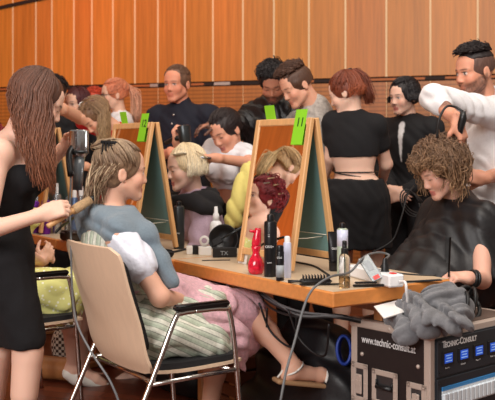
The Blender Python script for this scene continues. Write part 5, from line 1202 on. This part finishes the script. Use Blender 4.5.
# comb in the client's hand, comb and scissors of the barber
a, b = P(448.5, 237, 3.66), P(447, 277, 3.62); d = nrm(b-a); sd = V3(1, 0, 0); L = np.linalg.norm(b-a); t = thing('styling_comb', b, 'black comb held upright by the client in the cape', 'comb'); m = MB(); m.box((a+b)/2+sd*.007, (.008, .004, L), (sd, np.cross(d, sd), d), .001); make('spine', m.geo(), MATS['can_darkgrey'], t)
m = MB()
for i in range(22): m.box(a+d*L*.62*(i+.5)/22-sd*.004, (.018, .003, .0022), None)
make('teeth', m.geo(), MATS['can_darkgrey'], t, smooth=False)
a, b = P(459, 132, 4.10), P(463, 118, 4.07); t = thing('hair_clipper', a, 'black clipper in the raised hand of the man in white', 'clipper'); m = MB(); m.tube([a-Z*.03, a, b, b+Z*.03], (.012, .017, .018, .012), 12); make('body', m.geo(), MATS['black_plastic'], t)
m = MB(); m.tube(curve([b+Z*.03, P(455, 107, 4.08), P(446, 107, 4.06), P(439, 120, 4.04), P(437, 138, 4.05)], 8), .0055, 8); make('cord', m.geo(), MATS['cable_black'], t)
t = thing('section_brush', P(200, 158, 5.02), 'slim metal clip in the far hand of the stylist in the white t-shirt', 'clip'); m = MB(); m.tube([P(211, 158, 5.0), P(196, 157, 4.97)], (.007, .006), 8); make('shaft', m.geo(), MATS['can_silver'], t)
# magenta and red ribbon clips at the braid
m = MB(); m.tube(curve([P(88, 189, 3.74), P(86.5, 200, 3.73), P(85, 208, 3.72)], 5), .008, 8, flat=.4); make('hair_ribbon', m.geo(), MATS['magenta'], None, 'magenta ribbon hanging behind the neck of the dirndl woman', 'ribbon', base=P(87, 200, 3.73))
m = MB(); m.tube(curve([P(86, 207, 3.72), P(83.5, 214, 3.71), P(81, 220, 3.70)], 5), .008, 8, flat=.4); make('hair_ribbon', m.geo(), MATS['red_plastic'], None, 'red ribbon end below the magenta one', 'ribbon', base=P(83, 214, 3.7))
# black tray and tongs on the far table
c = TP(72, 240.5, TZ); m = MB(); m.box(c+Z*.028, (.13, .10, .055), (U, VV, Z), .012); make('black_tray', m.geo(), mat('dark_brown', S(50, 40, 36), rough=.4), None, 'dark brown tray beside the chair back on the farthest table', 'tray', base=c)
m = MB(); m.tube(curve([P(55, 233, 4.3), P(62, 226, 4.3), P(76, 216, 4.2), P(84, 209, 4.1)], 6), .007, 8); make('curling_iron', m.geo(), MATS['black_plastic'], None, 'thin black curling iron slanting over the tray at the left', 'curling iron', base=P(62, 228, 4.3))
m = MB(); m.tube(curve([TP(163, 250, TZ+.006), TP(172, 252, TZ+.006), TP(186, 249, TZ+.006), TP(200, 246, TZ+.006)], 6), .0055, 8); make('loose_cable', m.geo(), MATS['cable_black'], None, 'black cord lying round the foot of mirror 12', 'cord', base=TP(172, 252, TZ))
m = MB(); m.box(TP(166, 253, TZ+.018), (.09, .05, .036), (U, VV, Z), .012); make('black_pouch', m.geo(), MATS['black_pad'], None, 'small black pouch next to the foot of mirror 12', 'pouch', base=TP(166, 253, TZ))
m = MB(); m.tube(curve([TP(296, 262, TZ+.004), TP(314, 266, TZ+.004), TP(330, 276, TZ+.004)], 6), .0042, 8); make('loose_cable', m.geo(), MATS['cable_black'], None, 'black cord running under mirror 11 to the brush', 'cord', base=TP(314, 266, TZ))
# yellow towel
F = Field(.006); pts = curve([P(250, 168, 4.9), P(243, 186, 4.88), P(237, 204, 4.86), P(233, 222, 4.88)], 4)
for p_, q_ in zip(pts[:-1], pts[1:]): F.cone(p_, q_, .036, .040, .03)
F.rid(.006, V3(50, 20, 22), 1.6); make('towel', F.mesh(), MATS['yellow_cloth'], None, 'yellow towel showing left of the frame of mirror 11', 'towel', base=P(230, 204, 4.88))
# ------------------------------------------------------------------ rack case
CZ = .60; C0 = TP(430, 333, CZ); C0[2] = 0; CL = TP(351, 318, CZ); CL[2] = 0; CA = nrm(CL-C0); CB = V3(-CA[1], CA[0], 0); CB = CB if CB[0] > 0 else -CB
LA, LB, Z0 = float(np.linalg.norm(CL-C0)), .58, .09
mat('alu', S(206, 190, 178), rough=.4, metal=.35); mat('case_black', S(34, 26, 26), rough=.5, noise=.1, nscale=30); mat('case_top', S(96, 80, 72), rough=.5, noise=.15, nscale=12); mat('rack_black', S(36, 40, 46), rough=.45)
mat('lcd_blue', S(40, 90, 210), rough=.3, emit=.35); mat('lcd_text', S(150, 190, 240), rough=.3, emit=.4); mat('breaker_white', S(222, 230, 236), rough=.4); mat('strip_blue', S(60, 140, 205), rough=.4)
cs = thing('rack_case', C0+CA*LA/2+CB*LB/2, 'black flight case with aluminium edges, power distribution panel and white web address', 'flight case')
g = lambda a, b, z: C0+CA*a+CB*b+Z*z
AX = (CA, CB, Z); m = MB(); m.box(g(LA/2, LB/2, (Z0+CZ)/2), (LA-.012, LB-.008, CZ-Z0-.012), AX); make('body', m.geo(), MATS['case_black'], cs, smooth=False)
m = MB(); m.box(g(LA/2, LB/2, CZ-.004), (LA-.06, LB-.06, .010), AX); make('lid_panel', m.geo(), MATS['case_top'], cs, smooth=False)
m = MB(); e_ = .030
for z in (CZ-e_/2, Z0+e_/2):
    for a in (e_/2, LA-e_/2): m.box(g(a, LB/2, z), (e_, LB, e_), AX, .004)
    for b in (e_/2, LB-e_/2): m.box(g(LA/2, b, z), (LA, e_, e_), AX, .004)
for a in (e_/2-.001, LA-e_/2+.001):
    for b in (e_/2-.001, LB-e_/2+.001): m.box(g(a, b, (Z0+CZ)/2), (e_, e_, CZ-Z0-.004), AX, .004)
make('edge_profile', m.geo(), MATS['alu'], cs, smooth=False)
for a in (0, LA):
    for b in (0, LB):
        for z in (CZ, Z0): F = Field(.004); q = g(a+(.012 if a == 0 else -.012), b+(.012 if b == 0 else -.012), z+(-.012 if z == CZ else .012)); F.box(q, (.019, .019, .019), np.array(AX), .010, .005); make('ball_corner', F.mesh(), MATS['alu'], cs)
for a in (.06, LA-.06):
    for b in (.07, LB-.07):
        m = MB(); m.lathe(g(a, b, .035)-CB*.012, ((.034, 0), (.034, .024)), 18, CB); m.box(g(a, b, .078), (.05, .05, .016), AX); make('caster', m.geo(), MATS['black_plastic'], cs, smooth='auto')
# left face (b=0 side looks to the camera-left)
NL = -CB; fr0 = lambda a, z, o=.0: C0+CA*a+NL*o+Z*z
rv = []
for a, z in [(LA-.055, .47), (.055, .47), (LA*.5, .585)]:
    m = MB(); m.lathe(fr0(a, z, -.006), ((.008, 0), (.008, .006), (.004, .009)), 12, NL); make('rivet', m.geo(), MATS['alu'], cs)
def recess(ac, zc, w_, h_, kind):
    m = MB()
    for s in (-1, 1): m.box(fr0(ac+s*(w_/2-.011), zc, .002), (.022, .006, h_), (CA, NL, Z), .003); m.box(fr0(ac, zc+s*(h_/2-.011), .002), (w_, .006, .022), (CA, NL, Z), .003)
    for s in (-1, 1):
        for s2 in (-1, 0, 1): m.lathe(fr0(ac+s*(w_/2-.011), zc+s2*(h_/2-.012), .004), ((.0045, 0), (.003, .003)), 8, NL)
    p_ = make(kind+'_frame', m.geo(), MATS['alu'], cs, smooth='auto')
    m = MB(); m.box(fr0(ac, zc, -.002), (w_-.03, .003, h_-.03), (CA, NL, Z)); make('recessed_dish', m.geo(), MATS['steel_grey'], p_, smooth=False)
    m = MB()
    if kind == 'handle': m.tube([fr0(ac-w_*.30, zc+.004, .006), fr0(ac+w_*.30, zc+.004, .006)], .009, 10); m.tube([fr0(ac-w_*.30, zc+.03, .004), fr0(ac-w_*.30, zc+.004, .006)], .004, 8); m.tube([fr0(ac+w_*.30, zc+.03, .004), fr0(ac+w_*.30, zc+.004, .006)], .004, 8); make('grip', m.geo(), MATS['black_plastic'], p_)
    else: m.box(fr0(ac, zc-.005, .006), (w_*.36, .008, h_*.5), (CA, NL, Z), .003); m.box(fr0(ac, zc, .012), (w_*.30, .004, .022), (CA, NL, Z), .001); m.lathe(fr0(ac, zc+.02, .006), ((.010, 0), (.010, .006)), 12, NL); make('butterfly_latch', m.geo(), MATS['alu'], p_, smooth='auto')
recess(LA*.55, .36, .125, .135, 'handle'); recess(LA-.045, .36, .085, .15, 'latch'); recess(.060, .345, .09, .13, 'latch')
TXR = -CA
make('web_address', text_geo('www.technic-consult.at', fr0(LA-.052, .515, -.0030), TXR, Z, .040, .0006, .68, .0004), MATS['text_white'], cs, smooth=False)
# front rack face: lies in the plane through C0 spanned by CB, seen from the right; outward normal is -CA
NF = -CA; ff = lambda b, z, o=0.0: C0+CB*b+NF*o+Z*z
m = MB(); m.box(ff(LB/2, (Z0+CZ)/2, .001), (LB-.056, .006, CZ-Z0-.05), (CB, NF, Z)); make('rack_rail', m.geo(), MATS['rack_black'], cs, smooth=False)
for k, (z1, z2) in enumerate(((.435, .572), (.285, .430), (.12, .280))):
    m = MB(); m.box(ff(LB/2, (z1+z2)/2, .006), (LB-.062, .008, z2-z1-.003), (CB, NF, Z), .002); u_ = make('rack_unit', m.geo(), MATS['rack_black'], cs, smooth=False)
    for b in (.043, LB-.043):
        for z in (z1+.018, z2-.018): m = MB(); m.lathe(ff(b, z, .010), ((.0045, 0), (.003, .0025)), 8, NF); make('rack_screw', m.geo(), MATS['black_plastic'], u_)
    if k == 0:
        make('printed_text', text_geo('T', ff(.058, .540, .0112), CB, Z, .034, .0004, .85, .0008), MATS['text_white'], u_, smooth=False)
        make('printed_text', text_geo('ECHNIC-', ff(.072, .540, .0112), CB, Z, .026, .0004, .85, .0008), MATS['text_white'], u_, smooth=False)
        make('printed_text', text_geo('C', ff(.161, .540, .0112), CB, Z, .034, .0004, .85, .0008), MATS['text_white'], u_, smooth=False)
        make('printed_text', text_geo('ONSULT', ff(.180, .540, .0112), CB, Z, .026, .0004, .85, .0008), MATS['text_white'], u_, smooth=False)
        for j in range(4):
            bc = .090+.094*j; m = MB(); m.box(ff(bc, .500, .011), (.068, .006, .052), (CB, NF, Z), .002); ds = make('display_bezel', m.geo(), MATS['black_plastic'], u_, smooth=False)
            m = MB(); m.box(ff(bc, .500, .0148), (.046, .001, .034), (CB, NF, Z)); 
            o_ = make('display_screen', m.geo(), MATS['lcd_blue'], u_, smooth=False)
            m = MB()
            for r_ in range(3): m.box(ff(bc, .510-.010*r_, .0156), (.036-.008*(r_ == 1), .0006, .003), (CB, NF, Z))
            make('display_digits', m.geo(), MATS['lcd_text'], u_, smooth=False)
            make('printed_text', text_geo('Phase L%d' % (j+1), ff(bc-.016, .462, .0108), CB, Z, .008, .0002), MATS['text_white'], u_, smooth=False)
    if k == 1:
        m = MB(); m.box(ff(LB/2, .392, .0115), (LB-.11, .004, .014), (CB, NF, Z)); make('blue_strip', m.geo(), MATS['strip_blue'], u_, smooth=False)
        m = MB(); m.box(ff(LB/2, .352, .0115), (LB-.11, .004, .066), (CB, NF, Z)); make('label_panel', m.geo(), MATS['breaker_white'], u_, smooth=False)
        for j in range(18): m = MB(); m.box(ff(.068+.0262*j, .350, .017), (.021, .010, .050), (CB, NF, Z), .002); bk = make('breaker', m.geo(), MATS['breaker_white'], u_, smooth=False); m = MB(); m.box(ff(.068+.0262*j, .346, .0235), (.010, .006, .014), (CB, NF, Z), .001)
# crumpled grey towel on the case
F = Field(.0055); zt = CZ+.03
gp = lambda px, py, z: TP(px, py, z)
Q = [TP(394, 316, .63), TP(414, 307, .665), TP(436, 299, .685), TP(452, 296, .69), TP(460, 310, .645), TP(446, 319, .635), TP(425, 324, .635), TP(408, 326, .615), TP(402, 335, .59), TP(412, 332, .60), TP(434, 321, .64), TP(452, 324, .64), TP(464, 325, .635)]
for a, b, r1, r2 in ((0, 1, .035, .045), (1, 2, .05, .05), (2, 3, .045, .045), (3, 4, .045, .04), (4, 5, .045, .045), (5, 6, .045, .04), (6, 7, .04, .03), (7, 8, .03, .022), (8, 9, .025, .03), (9, 10, .035, .035), (1, 6, .05, .04), (10, 11, .035, .03), (11, 12, .03, .028), (0, 7, .03, .03)): F.cone(Q[a], Q[b], r1, r2, .012)
F.cut(g(LA/2, LB/2, CZ+.002), -Z) if False else None
F.rid(.014, V3(26, -20, 24), 2.6, V3(9, 12, 8)); F.rid(.006, V3(-50, 60, 30), 2.2, V3(13, 9, 15))
mat('terry_grey', S(112, 112, 116), rough=.98, noise=.12, nscale=90, bump=.6, bscale=380, sheen=.3)
make('crumpled_towel', F.mesh(), MATS['terry_grey'], None, 'crumpled grey towel heaped on top of the flight case', 'towel', base=Q[6])
# white paper sheet hanging from the table end onto the case
pp = [P(374, 306, 3.34), P(410, 297, 3.40), P(404, 312, 3.30), P(384, 318, 3.24)]; n2 = nrm(np.cross(pp[1]-pp[0], pp[3]-pp[0])); vs = pp+[q+n2*.004 for q in pp]
make('paper_bag', (vs, [(0, 1, 2, 3), (7, 6, 5, 4), (0, 4, 5, 1), (1, 5, 6, 2), (2, 6, 7, 3), (3, 7, 4, 0)]), MATS['paper'], None, 'white paper bag lying on the flight case under the table end', 'paper bag', base=pp[0], smooth=False)
# black cables coiled on the case
t = thing('cable_coil', g(.12, .40, CZ), 'coil of thick black cable on the right of the flight case', 'cable')
for k in range(4):
    c = g(.16+.02*k, .36+.02*k, CZ+.03+.012*k); m = MB(); R_ = .10-.008*k; m.tube([c+V3(R_*math.cos(a), R_*.75*math.sin(a), .022*math.sin(a*2+k)+.02*math.sin(a+k)) for a in np.linspace(0, 6.2832, 30)], .0085, 8); make('loop', m.geo(), MATS['cable_black'], t)
for k in range(2): m = MB(); c = g(.05+.05*k, .27+.1*k, CZ+.05); m.tube([c+V3(.012*k+.01*math.sin(a), .05*math.cos(a), .06*math.sin(a)) for a in np.linspace(0, 6.2832, 26)], .0070, 8); make('upright_loop', m.geo(), MATS['cable_black'], t)
# ------------------------------------------------------------------ below the tables
for s_, lb in ((1.08, 0), (.10, 1)):
    pass
def bag(pts, r, label, m_, name='bag', cat='bag', wob=.008):
    F = Field(.009)
    for a, b, r1, r2 in pts: F.cone(a, b, r1, r2, .06)
    F.wob(wob, V3(30, 20, 14), 2.2, V3(9, 7, 6)); F.cut(V3(0, 0, .012), -Z); t = make(name, F.mesh(), MATS[m_], None, label, cat, base=V3(pts[0][0][0], pts[0][0][1], .0)); return t
W = lambda s, t, z: T(s, t, z)
bag([(W(.35, .35, .10), W(.85, .33, .10), .13, .14), (W(.4, .38, .25), W(.8, .36, .28), .13, .12), (W(.5, .4, .4), W(.72, .4, .42), .10, .09)], 0, 'big black bag slumped under the nearest table', 'black_cape')
bag([(W(1.45, .30, .12), W(1.9, .3, .12), .14, .15), (W(1.5, .3, .3), W(1.8, .3, .34), .13, .12)], 0, 'added dark cloth bag filling the darkness under the table with mirror 12', 'black_cape')  # added so the lit floor under the tables reads dark
bag([(W(-.02, .62, .10), W(.3, .72, .12), .12, .13), (W(.05, .66, .28), W(.25, .7, .3), .12, .1)], 0, 'added bag filling the dark behind the flight case beneath the client in the cape', 'black_cape')  # also added, darkens the space behind the case
c = W(1.25, .42, .14); t = thing('wooden_crate', V3(c[0], c[1], 0), 'low brown wooden crate under the table behind the crossed foot', 'crate'); 
for k in range(4):
    m = MB(); m.box(V3(c[0], c[1], .04+.065*k)+V3(0, 0, 0), (.42, .30, .055), (U, VV, Z), .004); make('board', m.geo(), MATS['brown_box'], t, smooth=False)
m = MB(); c = P(52, 366, 4.9); c[2] = .065; m.tube([c-V3(.12, -.04, 0), c+V3(.12, -.04, 0)], .062, 20); make('wooden_roll', m.geo(), M_leg, None, 'short wooden roll lying on the floor beside the white flat shoes', 'roll', base=c, smooth='auto')
# woven basket bag
F = Field(.007); c = P(66, 345, 5.1); F.ell(c, (.085, .05, .12), None, .01); t = make('woven_bag', F.mesh(), mat('woven_check', S(206, 196, 180), rough=.8), None, 'patterned light and black woven bag hanging under the far table', 'bag', base=c)
m_ = MATS['woven_check']; nt = m_.node_tree; ck = nt.nodes.new('ShaderNodeTexChecker'); ck.inputs['Scale'].default_value = 60; ck.inputs[1].default_value = (*S(215, 205, 190), 1); ck.inputs[2].default_value = (*S(70, 50, 44), 1); tc = nt.nodes.new('ShaderNodeTexCoord'); nt.links.new(tc.outputs['Object'], ck.inputs[0]); nt.links.new(ck.outputs[0], nt.nodes['Principled BSDF'].inputs['Base Color'])
# cable bundle slung below the near edge
t = thing('cable_bundle', W(.5, .03, .64), 'bundle of grey and black cables slung under the near table edge', 'cable')
for k in range(7):
    o = [rnd.uniform(-.012, .012) for _ in range(6)]; m = MB(); m.tube(curve([W(1.0, .40, .66+o[0]), W(.8, .22, .64+o[1]), W(.55, .12, .615+o[2]*2), W(.3, .08, .60+o[3]*2), W(.12, .14, .62+o[4]), W(.14, .34+o[5], .56)], 7), .0048, 7); make('cable', m.geo(), MATS['cable_grey' if k % 3 == 0 else 'cable_black'], t)
for k in range(3): m = MB(); m.tube(curve([W(.75-.2*k, .06, .62), W(.72-.2*k, .10, .50), W(.60-.2*k, .12, .46), W(.52-.2*k, .08, .60)], 8), .0045, 7); make('cable', m.geo(), MATS['cable_black'], t)
t = thing('blue_cable', P(345, 352, 3.7), 'blue cable loop hanging beside the flight case', 'cable')
for k in range(3): m = MB(); c = P(344+k, 350, 3.66+.02*k); m.tube([c+V3(.028*math.cos(a), .012*math.sin(a), .055*math.sin(a)) for a in np.linspace(0, 6.2832, 22)], .007, 8); make('loop', m.geo(), MATS['blue_cable'], t)
t = thing('floor_power_strip', P(325, 396, 3.9), 'black power strip with small red lamps low under the table', 'power strip'); c = V3(P(325, 396, 4.35)[0], 4.35, .03); m = MB(); m.box(c, (.26, .06, .045), (VV, U, Z), .006); make('housing', m.geo(), MATS['black_plastic'], t, smooth=False)
for k in range(3): m = MB(); m.lathe(c+VV*(.06*k-.06)+Z*.023, ((.008, 0), (.007, .004)), 10); make('lamp', m.geo(), mat('red_lamp', (1, .08, .04), emit=2.0), t)
m = MB(); m.tube(curve([P(372, 252, 4.9), P(383, 247, 4.9), P(394, 238, 4.92), P(402, 215, 4.95), P(407, 196, 5.0), P(414, 186, 5.05)], 8), .005, 8); make('loose_cable', m.geo(), MATS['cable_black'], None, 'black cord rising behind the table beside the suit trousers', 'cord', base=P(394, 238, 4.92))
t = thing('cable_coil', P(411, 202, 5.0), 'loose black cable loops hanging at the hand of the woman in the suit', 'cable')
for k in range(3): m = MB(); c = P(410+k*2, 203, 5.0+.03*k); m.tube([c+V3(.05*math.cos(a)-.02*math.sin(a), .01*math.sin(a), (.075-.01*k)*math.sin(a)) for a in np.linspace(0, 6.2832, 24)], .004, 7); make('loop', m.geo(), MATS['cable_black'], t)
